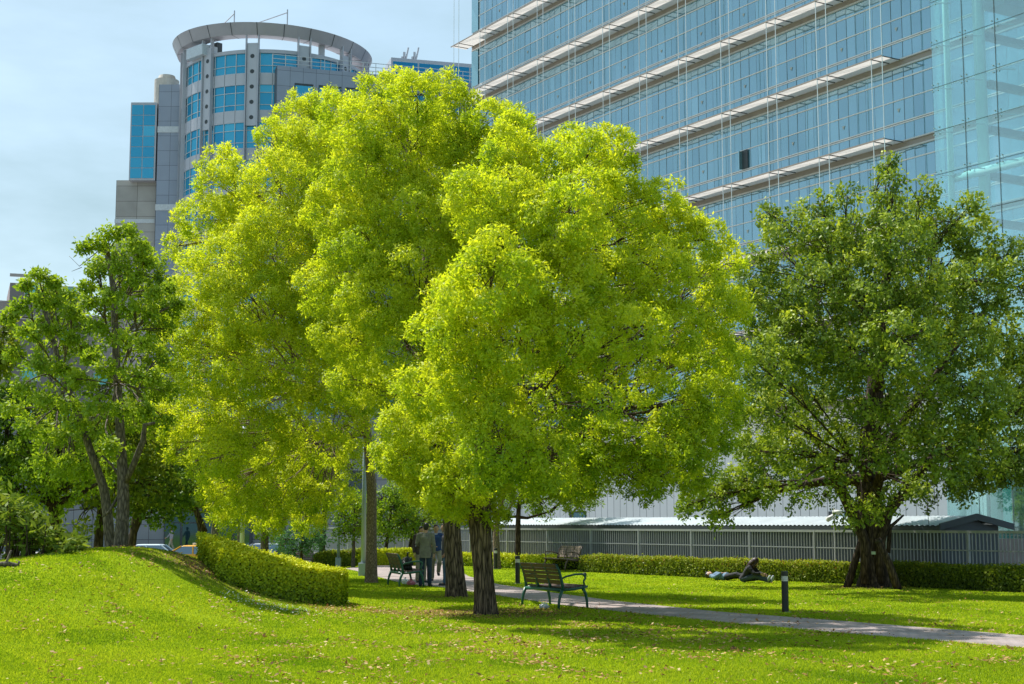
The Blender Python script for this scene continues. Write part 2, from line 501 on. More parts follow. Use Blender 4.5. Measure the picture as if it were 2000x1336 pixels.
def tree(name, label, trunk, lobes, leaf, bark, L=0.1, W=0.045, dens=1.0, tint=0.55, tspread=0.5, group=None,
         flare=0.35, limbs=6, limb_r=0.5, droop=0.25, cat='tree', extra=None, fork=None, seed=3, pk=0.46, zs=0.9,
         nside=20, twig_r=0.012, per=11, tuft=0.6, lump=0.06, branch_k=1.0, shell=False):
    """trunk: [(point, radius)]; lobes: [(centre, radius, weight, tint shift)]"""
    base = Vector(trunk[0][0]); org = np.array(base)
    root = empty(name, base, 0, label, cat, group)
    mb = MB()
    pts = [Vector(p) - base for p, r in trunk]; rads = [r for p, r in trunk]
    P, Q = trunk_mesh(mb, [p - Vector((0, 0, 0.15)) if i == 0 else p for i, p in enumerate(pts)], rads, nside, flare, lump, seed)
    cr = Crown()
    cen = np.array([np.array(l[0], float) for l in lobes])
    tc = cen.mean(0)
    for l in lobes:
        c, r = l[0], l[1]
        w = l[2] if len(l) > 2 else 1.0
        ts = l[3] if len(l) > 3 else 0.0
        n = dens * w * 4 * PI * r * r / (L * W * 0.5) * 0.8
        inw = tc - np.array(c, float); inw = inw / max(1e-6, np.linalg.norm(inw))
        cr.lobe(c, r, n, L, W, tint + ts, tspread, droop=droop, pk=pk, zs=zs, per=per, tuft=tuft, inward=inw if shell else None)
    # limbs: trunk -> group of lobes -> lobe -> puff
    k = min(limbs, len(lobes))
    a, C = kmeans(cen, k, seed=seed)
    top = P[-1]; rt = Q[-1]
    npt = len(P)
    for j in range(k):
        mem = np.where(a == j)[0]
        if not len(mem): continue
        cj = Vector(C[j]) - base
        # leave the trunk somewhere below the group
        cand = [i for i in range(int(npt * 0.55), npt)]
        best = min(cand, key=lambda i: abs((cj.z - P[i].z) - 0.55 * math.hypot(cj.x - P[i].x, cj.y - P[i].y)))
        st = P[best]; r0 = Q[best] * limb_r
        end = st.lerp(cj, 0.62)
        ln = bez(st, end, 0.10, (RNG.normal() * 0.06, RNG.normal() * 0.06, 0), 7)
        rr = [lerp(r0, r0 * 0.5, i / 7) for i in range(8)]
        mb.tube(ln, rr, 8)
        for q in mem:
            lc = Vector(cen[q]) - base
            s0 = ln[random.choice([4, 5, 6, 7])]
            l2 = bez(s0, lc, 0.08, (RNG.normal() * 0.1, RNG.normal() * 0.1, RNG.normal() * 0.05), 6)
            rb = max(r0 * 0.36 * branch_k, twig_r * 1.6)
            mb.tube(l2, [lerp(rb, twig_r * 1.3, i / 6) for i in range(7)], 6)
            for pc in cr.tw[q][1]:
                e = Vector(pc) - base
                s1 = l2[random.choice([3, 4, 5, 6])]
                l3 = bez(s1, e, 0.06, (RNG.normal() * 0.12, RNG.normal() * 0.12, RNG.normal() * 0.08), 4)
                mb.tube(l3, [lerp(twig_r * 1.1, twig_r * 0.45, i / 4) for i in range(5)], 4, caps=False)
    if extra:
        for ep, er in extra:
            mb.tube([Vector(p) - base for p in ep], er, 8)
    tr = mb.build('trunk', bark, root, smooth=True)
    cr.build('crown', leaf, root, org)
    return root

def px_lobes(rows, D, uc=None, vc=None, ru=None, rv=None, depth=4.0, back=True, bw=0.55, jd=0.0, rk=1.04):
    """lobes seen at photo pixels (u, v, r[, weight, tint]) spread over a rounded crown that is `depth` deep either way"""
    out = []
    for row in rows:
        u, v, r = row[:3]
        w = row[3] if len(row) > 3 else 1.0
        ts = row[4] if len(row) > 4 else 0.0
        q = 1 - ((u - uc) / ru) ** 2 - ((v - vc) / rv) ** 2
        off = depth * math.sqrt(max(0.0, q))
        Y = D - off * 0.85 + float(RNG.normal(0, 0.12 + jd * min(1.0, off / 2)))
        p = at(u, v, Y)
        rm = r * Y / FPX * rk
        out.append((tuple(p), rm, w, ts))
        if back and off > 0.8:
            Y2 = D + off * 0.85
            p2 = at(uc + (u - uc) * 0.92, v + 15, D)
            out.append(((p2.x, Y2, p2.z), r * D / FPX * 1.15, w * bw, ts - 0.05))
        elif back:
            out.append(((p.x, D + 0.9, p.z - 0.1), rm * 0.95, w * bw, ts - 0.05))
    return out

def ball_lobes(c, rx, ry, rz, n, r, seed=0, jit=0.25):
    q = np.random.default_rng(seed); out = []
    for i in range(n):
        z = 1 - 2 * (i + 0.5) / n; a = i * 2.39996 + seed; s = math.sqrt(1 - z * z)
        k = 0.72 + q.normal(0, jit * 0.4)
        out.append(((c[0] + rx * k * s * math.cos(a), c[1] + ry * k * s * math.sin(a), c[2] + rz * k * z), r * q.uniform(0.8, 1.25), 1.0, q.normal(0, 0.06)))
    return out

# ---- the three camphor trees that make the big dome
LC = dict(leaf=M['camphor'], bark=M['bark'], L=0.082, W=0.031, droop=0.12, tint=0.70, tspread=0.55, group='camphor trees in fresh leaf', cat='tree', twig_r=0.010, branch_k=.62, pk=.42, tuft=.5, shell=True)
t1_rows = [(985, 300, 60), (1010, 250, 42), (1040, 350, 80), (960, 400, 100), (1060, 450, 100), (1150, 300, 70), (1110, 290, 50), (1205, 290, 48), (1215, 350, 55),
 (1150, 400, 95), (1240, 440, 80), (1290, 385, 48), (1335, 440, 55), (1280, 530, 85), (1375, 470, 52), (1410, 520, 48), (1425, 590, 40), (1395, 600, 66), (1390, 690, 60, 1, -.08),  # negative last values put the lower right crown's shade into leaf tint
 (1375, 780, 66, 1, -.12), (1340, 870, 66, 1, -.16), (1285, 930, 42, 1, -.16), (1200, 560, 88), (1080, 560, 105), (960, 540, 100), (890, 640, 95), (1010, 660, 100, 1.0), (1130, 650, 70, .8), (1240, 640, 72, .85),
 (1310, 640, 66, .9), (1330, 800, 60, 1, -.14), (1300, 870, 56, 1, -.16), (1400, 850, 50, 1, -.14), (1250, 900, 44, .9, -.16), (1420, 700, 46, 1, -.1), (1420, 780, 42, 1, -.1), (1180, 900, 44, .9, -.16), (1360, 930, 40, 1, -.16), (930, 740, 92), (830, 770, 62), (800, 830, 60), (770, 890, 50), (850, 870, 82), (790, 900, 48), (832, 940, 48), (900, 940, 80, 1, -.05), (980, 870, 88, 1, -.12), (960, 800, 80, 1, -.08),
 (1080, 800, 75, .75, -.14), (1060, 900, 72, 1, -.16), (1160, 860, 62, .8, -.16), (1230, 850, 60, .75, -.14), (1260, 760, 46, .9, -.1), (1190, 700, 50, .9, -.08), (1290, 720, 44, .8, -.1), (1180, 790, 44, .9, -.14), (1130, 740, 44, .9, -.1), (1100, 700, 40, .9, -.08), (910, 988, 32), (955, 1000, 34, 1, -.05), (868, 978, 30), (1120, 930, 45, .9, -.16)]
p1 = gp(948, 1200)
def on(u, v, Y): return at(u, v, Y)
D1 = p1.y
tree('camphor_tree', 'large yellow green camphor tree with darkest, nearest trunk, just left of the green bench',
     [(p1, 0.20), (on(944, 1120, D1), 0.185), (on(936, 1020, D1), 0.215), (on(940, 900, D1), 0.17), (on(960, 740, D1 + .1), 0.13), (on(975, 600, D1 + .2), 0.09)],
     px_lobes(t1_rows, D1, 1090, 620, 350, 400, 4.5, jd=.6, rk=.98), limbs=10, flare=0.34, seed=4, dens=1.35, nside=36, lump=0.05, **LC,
     extra=[([on(950, 960, D1), on(1010, 850, D1 - .8), on(1110, 785, D1 - 1.3), on(1190, 735, D1 - 1.5), on(1290, 655, D1 - 1.6), on(1340, 560, D1 - 1.5)], [.09, .075, .06, .05, .035, .015]),
            ([on(960, 930, D1), on(1080, 850, D1 - .5), on(1190, 810, D1 - .8), on(1230, 795, D1 - .9), on(1310, 795, D1 - 1)], [.07, .06, .045, .035, .015]),
            ([on(1230, 795, D1 - .9), on(1240, 760, D1 - 1), on(1290, 715, D1 - 1.2)], [.03, .025, .012]),
            ([on(1210, 800, D1 - .9), on(1260, 830, D1 - 1.2), on(1290, 870, D1 - 1.4)], [.03, .022, .012])])
t2_rows = [(745, 185, 52), (785, 165, 38), (815, 190, 60), (870, 180, 45), (905, 200, 42), (680, 230, 62), (720, 260, 70), (800, 280, 95), (890, 290, 90), (955, 240, 50), (990, 225, 34),
 (940, 330, 90), (700, 350, 85), (780, 400, 100), (870, 420, 100), (720, 470, 95), (820, 530, 100), (740, 590, 85), (690, 660, 80), (790, 680, 80, .8), (760, 760, 60, .7), (1020, 300, 55), (870, 600, 80), (960, 430, 70), (650, 420, 60), (640, 560, 60), (690, 740, 56)]
p2 = gp(893, 1165); D2 = p2.y
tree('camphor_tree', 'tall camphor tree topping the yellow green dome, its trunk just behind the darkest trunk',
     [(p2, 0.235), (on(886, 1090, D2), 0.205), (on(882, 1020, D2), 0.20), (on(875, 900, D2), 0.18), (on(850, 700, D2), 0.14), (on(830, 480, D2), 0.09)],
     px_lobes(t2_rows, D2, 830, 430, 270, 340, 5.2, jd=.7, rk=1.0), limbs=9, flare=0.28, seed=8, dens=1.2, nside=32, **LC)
t3_rows = [(440, 310, 38), (415, 350, 44), (470, 350, 40), (400, 430, 62), (350, 480, 34), (470, 440, 75), (540, 270, 48), (585, 220, 46), (635, 205, 42), (600, 290, 72), (540, 360, 78), (650, 320, 80), (440, 530, 82),
 (540, 470, 95), (640, 440, 90), (370, 600, 70), (335, 670, 42), (325, 740, 40), (400, 700, 85), (500, 600, 95), (600, 570, 95), (480, 720, 80), (570, 690, 85), (650, 640, 80), (322, 650, 30), (318, 800, 30), (350, 820, 46), (410, 810, 66), (430, 890, 60), (345, 880, 30),
 (500, 850, 75), (580, 810, 70, .8), (660, 760, 60, .7), (560, 900, 62), (470, 960, 52), (430, 960, 38), (520, 970, 48), (590, 970, 40), (640, 880, 50, .8), (680, 830, 50, .8), (440, 1000, 34), (515, 1010, 32), (595, 1008, 34), (645, 960, 40, .8)]
p3 = gp(725, 1138); D3 = p3.y
tree('camphor_tree', 'camphor tree with pale brown sunlit trunk beside the blue grey lamp post',
     [(p3, 0.175), (on(726, 1060, D3), 0.145), (on(727, 960, D3), 0.14), (on(715, 820, D3), 0.12), (on(660, 640, D3), 0.09), (on(600, 450, D3), 0.06)],
     px_lobes(t3_rows, D3, 520, 620, 260, 410, 5.4, jd=.7, rk=1.0), limbs=9, flare=0.3, seed=12, dens=1.1, nside=26, **{**LC, 'bark': M['bark_pale'], 'L': 0.102, 'W': 0.038, 'tint': 0.73, 'twig_r': 0.013},
     extra=[([on(725, 780, D3), on(690, 768, D3 - 2), on(620, 765, D3 - 2.6), on(560, 770, D3 - 2.9), on(500, 770, D3 - 3.1), on(440, 800, D3 - 3.2)], [.08, .075, .065, .045, .03, .012]),
            ([on(560, 755, D3 - 2.9), on(520, 720, D3 - 3.1), on(460, 712, D3 - 3.3)], [.05, .035, .015])])

# ---- the banyan
pb = gp(1705, 1147); DB = pb.y
b_rows = [(1738, 318, 20), (1745, 350, 26), (1800, 380, 34), (1735, 410, 46), (1600, 400, 34), (1655, 385, 30), (1500, 415, 24), (1540, 450, 48), (1610, 470, 60), (1680, 470, 66), (1760, 470, 66), (1830, 440, 60), (1900, 400, 30), (1900, 460, 62), (1965, 500, 50), (1990, 560, 62),
 (1480, 530, 52), (1500, 610, 66), (1590, 560, 72), (1690, 570, 80), (1790, 560, 80), (1890, 560, 74), (1560, 670, 76), (1660, 680, 82), (1770, 670, 82), (1880, 670, 80), (1980, 670, 72), (1490, 720, 58), (1500, 800, 56), (1590, 780, 66, .8), (1690, 780, 70, .7), (1800, 780, 76, .85),
 (1910, 780, 78), (2010, 780, 66), (1480, 880, 52), (1560, 880, 66), (1650, 880, 64, .8), (1740, 880, 56, .8), (1840, 880, 72), (1940, 870, 70), (2030, 890, 60), (1440, 940, 42), (1390, 965, 36), (1345, 985, 22), (1410, 1005, 26), (1480, 960, 40), (1560, 950, 34, .7), (1640, 950, 30, .7),
 (1690, 1000, 34), (1720, 985, 30), (1780, 950, 34, .8), (1860, 940, 40, .9), (1930, 935, 34), (1985, 920, 40), (2060, 700, 70), (2080, 820, 70)]
trk = [(pb, 0.30), (on(1705, 1090, DB), 0.27), (on(1702, 1040, DB), 0.30), (on(1697, 980, DB), 0.31), (on(1700, 880, DB), 0.25), (on(1715, 700, DB), 0.18), (on(1735, 500, DB), 0.09)]
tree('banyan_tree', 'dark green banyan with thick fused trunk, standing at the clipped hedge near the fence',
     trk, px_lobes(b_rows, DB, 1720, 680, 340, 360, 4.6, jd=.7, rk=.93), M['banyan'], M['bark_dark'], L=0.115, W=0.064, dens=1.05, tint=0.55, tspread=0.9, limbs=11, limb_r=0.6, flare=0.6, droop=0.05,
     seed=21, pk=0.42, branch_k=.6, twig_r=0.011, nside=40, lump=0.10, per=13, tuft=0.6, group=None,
     extra=[([on(1690, 1140, DB - .33), on(1690, 1060, DB - .30), on(1665, 1000, DB - .3), on(1630, 930, DB - .6), on(1560, 860, DB - 1)], [.13, .14, .17, .13, .05]),
            ([on(1720, 1140, DB - .33), on(1719, 1060, DB - .28), on(1735, 1000, DB - .2), on(1800, 920, DB - .5), on(1880, 850, DB - 1)], [.12, .13, .15, .12, .05]),
            ([on(1735, 1080, DB - .2), on(1738, 1030, DB - .2), on(1765, 1006, DB - .2)], [.06, .06, .025]),
            ([on(1662, 990, DB - .3), on(1610, 880, DB - 1), on(1520, 780, DB - 1.5)], [.12, .09, .03]),
            ([on(1710, 960, DB - .4), on(1740, 860, DB - 1), on(1850, 700, DB - 1.2), on(1930, 600, DB - 1)], [.15, .12, .07, .03]),
            ([on(1812, 940, DB - 1), on(1812, 1000, DB - 1), on(1815, 1032, DB - 1)], [.012, .008, .005]),
            ([on(1823, 930, DB - 1), on(1826, 985, DB - 1)], [.012, .006])])
# ---- slender street trees at the left, on the mound
def quick(name, label, trunkpx, D, lobes, leaf, bark, r0, group=None, **kw):
    """trunkpx: photo pixels up the stem; lobes: photo pixels, or ready 3D lobes"""
    base = gp(*trunkpx[0]) if D is None else None
    if base is None:
        p = at(trunkpx[0][0], 1000, D); base = Vector((p.x, D, tz(p.x, D)))
    D = base.y
    n = len(trunkpx)
    trunk = [(base, r0)] + [(at(u, v, D), lerp(r0 * 0.85, r0 * 0.3, i / max(1, n - 2))) for i, (u, v) in enumerate(trunkpx[1:])]
    if lobes and len(lobes[0]) != 4 and not isinstance(lobes[0][0], tuple):
        us = [l[0] for l in lobes]; vs = [l[1] for l in lobes]
        uc = (min(us) + max(us)) / 2; vc = (min(vs) + max(vs)) / 2
        ru = (max(us) - min(us)) / 2 * 1.25 + 30; rv = (max(vs) - min(vs)) / 2 * 1.25 + 30
        dep = kw.pop('depth', ru / FPX * D * 0.9); rk_ = kw.pop('rk', 1.0)
        lobes = px_lobes(lobes, D, uc, vc, ru, rv, dep, bw=kw.pop('bw', 0.5), rk=rk_)
    else:
        kw.pop('depth', None); kw.pop('bw', None)
    return tree(name, label, trunk, lobes, leaf, bark, group=group, **kw)

la = [(215, 455, 34), (190, 475, 26), (165, 485, 18), (250, 450, 26), (270, 480, 26), (285, 510, 24), (190, 530, 30), (170, 560, 20), (235, 520, 34), (265, 545, 30), (300, 570, 22), (330, 562, 12), (175, 590, 22), (215, 580, 34), (255, 600, 34), (290, 610, 26),
      (190, 640, 34), (235, 660, 40), (280, 670, 34), (210, 720, 40), (260, 730, 42), (180, 700, 34), (300, 740, 24), (240, 800, 36), (190, 790, 36), (285, 800, 28), (150, 830, 30), (215, 870, 30), (150, 740, 32)]
quick('slender_tree', 'slender airy tree with forked pale trunk on the crest of the mound', [(236, 1072), (240, 990), (239, 930), (232, 800), (226, 680), (222, 560), (205, 470)], 32.6,
      la, M['street_leaf'], M['bark_grey'], 0.15, L=0.10, W=0.055, dens=0.36, tint=0.62, tspread=0.5, limbs=10, limb_r=0.4, flare=0.25, seed=31, twig_r=0.010, pk=.40, per=18, tuft=.6, zs=.5, depth=2.0, rk=.60, bw=.12,
      extra=[([on(240, 950, 32.6), on(262, 905, 32.5), on(280, 860, 32.4), on(283, 830, 32.4), on(303, 826, 32.4)], [.075, .07, .065, .05, .03]),
             ([on(237, 960, 32.6), on(212, 1000, 32.6), on(200, 1010, 32.6)], [.03, .03, .02]),
             ([on(238, 940, 32.6), on(220, 910, 32.6), on(200, 890, 32.7), on(190, 900, 32.7)], [.03, .025, .02, .01]),
             ([on(205, 480, 32.6), on(155, 520, 32.6), on(135, 500, 32.6)], [.012, .008, .004]), ([on(160, 522, 32.6), on(140, 530, 32.6)], [.008, .004])])
lb = [(75, 535, 26), (50, 555, 24), (105, 550, 22), (40, 600, 28), (75, 590, 30), (110, 590, 28), (140, 610, 22), (20, 620, 26), (60, 650, 34), (105, 645, 32), (140, 660, 26), (30, 690, 30), (80, 710, 34), (125, 720, 30), (40, 760, 32), (90, 780, 36), (135, 790, 32), (60, 840, 36), (110, 850, 34), (20, 800, 30), (85, 900, 30), (130, 900, 26)]
quick('slender_tree', 'slender tree leaning left out of the same root as the forked trunk on the mound', [(222, 1068), (206, 960), (180, 890), (150, 800), (118, 720), (97, 640), (72, 560)], 33.4,
      lb, M['street_leaf'], M['bark_grey'], 0.12, L=0.10, W=0.055, dens=0.36, tint=0.62, tspread=0.5, limbs=9, limb_r=0.4, flare=0.2, seed=33, twig_r=0.010, pk=.36, per=18, tuft=.6, zs=.5, depth=2.0, rk=.60, bw=.12)
# dark and olive trees crowding behind the mound
def crowd(label, u, vb, D, uc, vc, ru, rv, n, leaf, bark, r0, seed, name='street_tree', group='trees along the street behind the mound', L=0.16, W=0.09, dens=0.7, tint=0.55, **kw):
    c = at(uc, vc, D); rx = ru / FPX * D; rz = rv / FPX * D
    lobes = ball_lobes(c, rx, rx * 0.9, rz, n, min(rx, rz) * 0.42, seed)
    p = at(u, 1000, D); base = Vector((p.x, D, tz(p.x, D)))
    trunk = [(base, r0), (base.lerp(c, 0.4), r0 * 0.8), (base.lerp(c, 0.8), r0 * 0.6), (Vector((c.x, c.y, c.z + rz * 0.4)), r0 * 0.3)]
    return tree(name, label, trunk, lobes, leaf, bark, L=L, W=W, dens=dens, tint=tint, tspread=0.6, group=group, seed=seed, limbs=6, flare=0.2, nside=12, twig_r=0.015, **kw)
crowd('dense dark evergreen tree at the left edge of the photo, above the big leaved shrub', 40, 1080, 40, 10, 850, 95, 130, 16, M['dark_leaf'], M['bark_dark'], .13, 41)
crowd('dark branching tree with black limbs behind the leaning slender tree', 105, 1080, 39, 110, 910, 95, 95, 14, M['street_leaf'], M['bark_dark'], .17, 42, L=.12, W=.06,
      extra=[([at(105, 1050, 39), at(104, 985, 39), at(140, 972, 38.8), at(190, 945, 38.8)][::1], [.15, .12, .1, .04]), ([at(105, 985, 39), at(80, 960, 38.8), at(55, 955, 38.8)], [.1, .07, .03])])
crowd('olive green tree behind the forked trunk, at the end of the mound', 190, 1060, 44, 205, 900, 120, 120, 16, M['olive_leaf'], M['bark_dark'], .16, 43)
crowd('small yellow tipped tree cut by the left edge, above the dark evergreen', -15, 1080, 38, -10, 690, 46, 60, 8, M['olive_leaf'], M['bark_dark'], .14, 44, tint=.65)
crowd('dark green tree above the yellow taxi', 226, 1060, 50, 300, 950, 90, 85, 14, M['dark_leaf'], M['bark_dark'], .16, 45, tint=.6)
crowd('drooping olive tree arching right of the taxi', 420, 1060, 54, 365, 930, 80, 80, 12, M['olive_leaf'], M['bark_dark'], .15, 46,
      extra=[([at(400, 1040, 54), at(385, 1000, 54), at(350, 975, 54), at(320, 985, 54)], [.12, .09, .06, .03])])
crowd('dark tree filling the gap between forked trunk and dome', 252, 1060, 48, 290, 830, 60, 100, 12, M['street_leaf'], M['bark_dark'], .14, 47, tint=.4)
crowd('shaded street tree with a straight stem behind the lime hedge, nearest its left end', 420, 1060, 62, 425, 930, 70, 75, 12, M['olive_leaf'], M['bark_grey'], .2, 48)
crowd('shaded street tree behind the lime hedge beside the tall grey lamp pole', 517, 1060, 66, 520, 925, 75, 75, 12, M['street_leaf'], M['bark_grey'], .2, 49)
crowd('street tree with orange brown stem behind the blue green bush', 548, 1080, 64, 560, 930, 75, 80, 12, M['olive_leaf'], M['bark_grey'], .17, 50, tint=.6)
crowd('far street tree in shade between lamp pole and grey building', 470, 1060, 72, 475, 900, 80, 80, 12, M['dark_leaf'], M['bark_grey'], .2, 51, tint=.6)
crowd('loose tree leaning over the grey office wall behind the pale trunk', 628, 1080, 70, 640, 905, 80, 80, 12, M['olive_leaf'], M['bark_dark'], .16, 52, dens=.35)
# round young trees in front of the fence
GY = dict(name='young_tree', group='clipped young trees by the fence')
crowd('round lime green young tree between the thin lamp post and the tall pole', 691, 1095, 62, 692, 1010, 44, 52, 12, M['lime_leaf'], M['bark_grey'], .09, 61, L=.14, W=.07, dens=.65, **GY)
crowd('lime green young tree with dark forked stem right of the pale brown trunk', 750, 1090, 66, 765, 1000, 52, 62, 13, M['lime_leaf'], M['bark_dark'], .09, 62, L=.14, W=.07, dens=.65, **GY)
crowd('lime green young tree behind the man in the grey jacket', 796, 1090, 68, 815, 990, 52, 62, 13, M['lime_leaf'], M['bark_dark'], .1, 63, L=.14, W=.07, dens=.65, **GY)
crowd('lime green young tree behind the dark trunks, beside the man in the blue shirt', 862, 1090, 70, 870, 985, 42, 50, 11, M['lime_leaf'], M['bark_dark'], .09, 64, L=.14, W=.07, dens=.6, **GY)
crowd('blue green feathery bush in front of the far brown bench', 590, 1096, 58, 590, 1052, 62, 36, 12, M['blue_leaf'], M['bark_dark'], .07, 65, name='bush', group=None, L=.13, W=.05, dens=.6, cat='bush')
# two trees with bare forks in front of the shed
for (lab, u, D, pts, lob, r0, bk, ex) in [
    ('young tree with pale forked trunk just right of the darkest trunk', 972, 58, [(972, 1093), (968, 1045), (972, 1010), (985, 960), (990, 920)],
     [(960, 930, 36), (1000, 925, 34), (985, 890, 40), (1020, 900, 34), (945, 890, 36), (1000, 960, 18), (960, 860, 40)], .14, M['bark_pale'],
     [((967, 1040), (955, 1012), (950, 985)), ((972, 1010), (995, 995), (1003, 975), (1005, 945)), ((976, 1003), (965, 995), (958, 985))]),
    ('dark stemmed tree with spreading limbs before the shed, right of the pale forked trunk', 1011, 59, [(1011, 1094), (1011, 1040), (1013, 985), (1020, 950), (1040, 900)],
     [(1060, 925, 34), (1100, 930, 36), (1140, 945, 26), (1165, 955, 18), (1120, 965, 22), (1060, 985, 18, .7), (1040, 975, 14, .6), (1150, 970, 16), (1080, 890, 40), (1120, 900, 38), (1030, 890, 38), (1170, 925, 26), (1150, 890, 30)], .12, M['bark_dark'],
     [((1014, 985), (1030, 978), (1060, 975), (1090, 970), (1120, 960)), ((1013, 985), (1018, 968), (1035, 955), (1060, 945)), ((1075, 1000), (1090, 985), (1105, 970)), ((1013, 1010), (1030, 1012), (1060, 1003), (1075, 1000)), ((1013, 1008), (1000, 1010), (985, 1002))])]:
    quick('fence_tree', lab, pts, D, lob, M['street_leaf'], bk, r0, L=.14, W=.055, dens=.55, tint=.5, limbs=4, limb_r=.5, seed=71 + u, twig_r=.014, group='bare forked trees in front of the shed', depth=1.6,
          extra=[([at(a, b, D) for a, b in e], [lerp(.07, .02, i / (len(e) - 1)) for i in range(len(e))]) for e in ex])

# big leaved shrub at the left edge, with fallen branches
def shrub():
    D = 29.0
    base = Vector((at(60, 1000, D).x, D, 0)); base.z = tz(base.x, base.y)
    root = empty('broad_leaved_shrub', base, 0, 'sprawling shrub with big glossy pointed leaves at the left edge of the mound', 'shrub')
    mb = MB(); V = []; T = []
    rs = random.Random(5)
    for i in range(95):
        u = rs.uniform(-30, 165); t = (u + 30) / 195
        vtop = lerp(965, 1052, t) + rs.uniform(-16, 30) + (28 if u > 120 else 0); 
        Y = D + rs.uniform(-1.1, 1.6)
        b = at(u * 0.9 + rs.uniform(-10, 10), 1000, Y); b.z = tz(b.x, b.y) - 0.05
        e = at(u, vtop, Y)
        if e.z < b.z + 0.2: e.z = b.z + 0.25
        c = bez(b, e, 0.05, (rs.gauss(0, .12), rs.gauss(0, .1), 0), 5)
        mb.tube([p - base for p in c], [lerp(.022, .007, k / 5) for k in range(6)], 5)
        for k in range(30):
            s = 0.25 + 0.75 * rs.random() ** 0.7
            q = c[min(5, int(s * 5.99))] + Vector((rs.gauss(0, .07), rs.gauss(0, .07), rs.gauss(0, .06)))
            V.append(tuple(q - base)); T.append(rs.uniform(.2, .8) + .25 * s)
    m = len(V)
    Dn = unit(RNG.normal(size=(m, 3)) * np.array([1, 1, .55]) + np.array([0, 0, .12])); Nn = unit(RNG.normal(size=(m, 3)) * .6 + np.array([0, 0, 1.0]))
    Lz = RNG.uniform(.14, .25, m)
    mb.build('stems', M['bark_dark'], root)
    np_mesh('leaves', kites(np.array(V), Dn, Nn, Lz, Lz * .36), 4, M['broad_leaf'], root, np.clip(np.array(T) - .05, 0, 1))
    for lab, pp, rr in [('thick grey branch lying on the grass under the broad leaved shrub', [(-20, 1103), (15, 1101), (35, 1104), (38, 1096)], .045), ('thin forked stick leaning at the foot of the shrub', [(3, 1118), (12, 1100), (22, 1075)], .028)]:
        b0 = gp(8, 1108); pts = [at(u, v, b0.y) - b0 for u, v in pp]
        o2 = empty('fallen_branch', b0, 0, lab, 'branch')
        m2 = MB(); m2.tube(pts, [rr, rr * .9, rr * .7, rr * .5][:len(pts)], 8); m2.build('stick', M['bark_grey'], o2, smooth=True)
shrub()

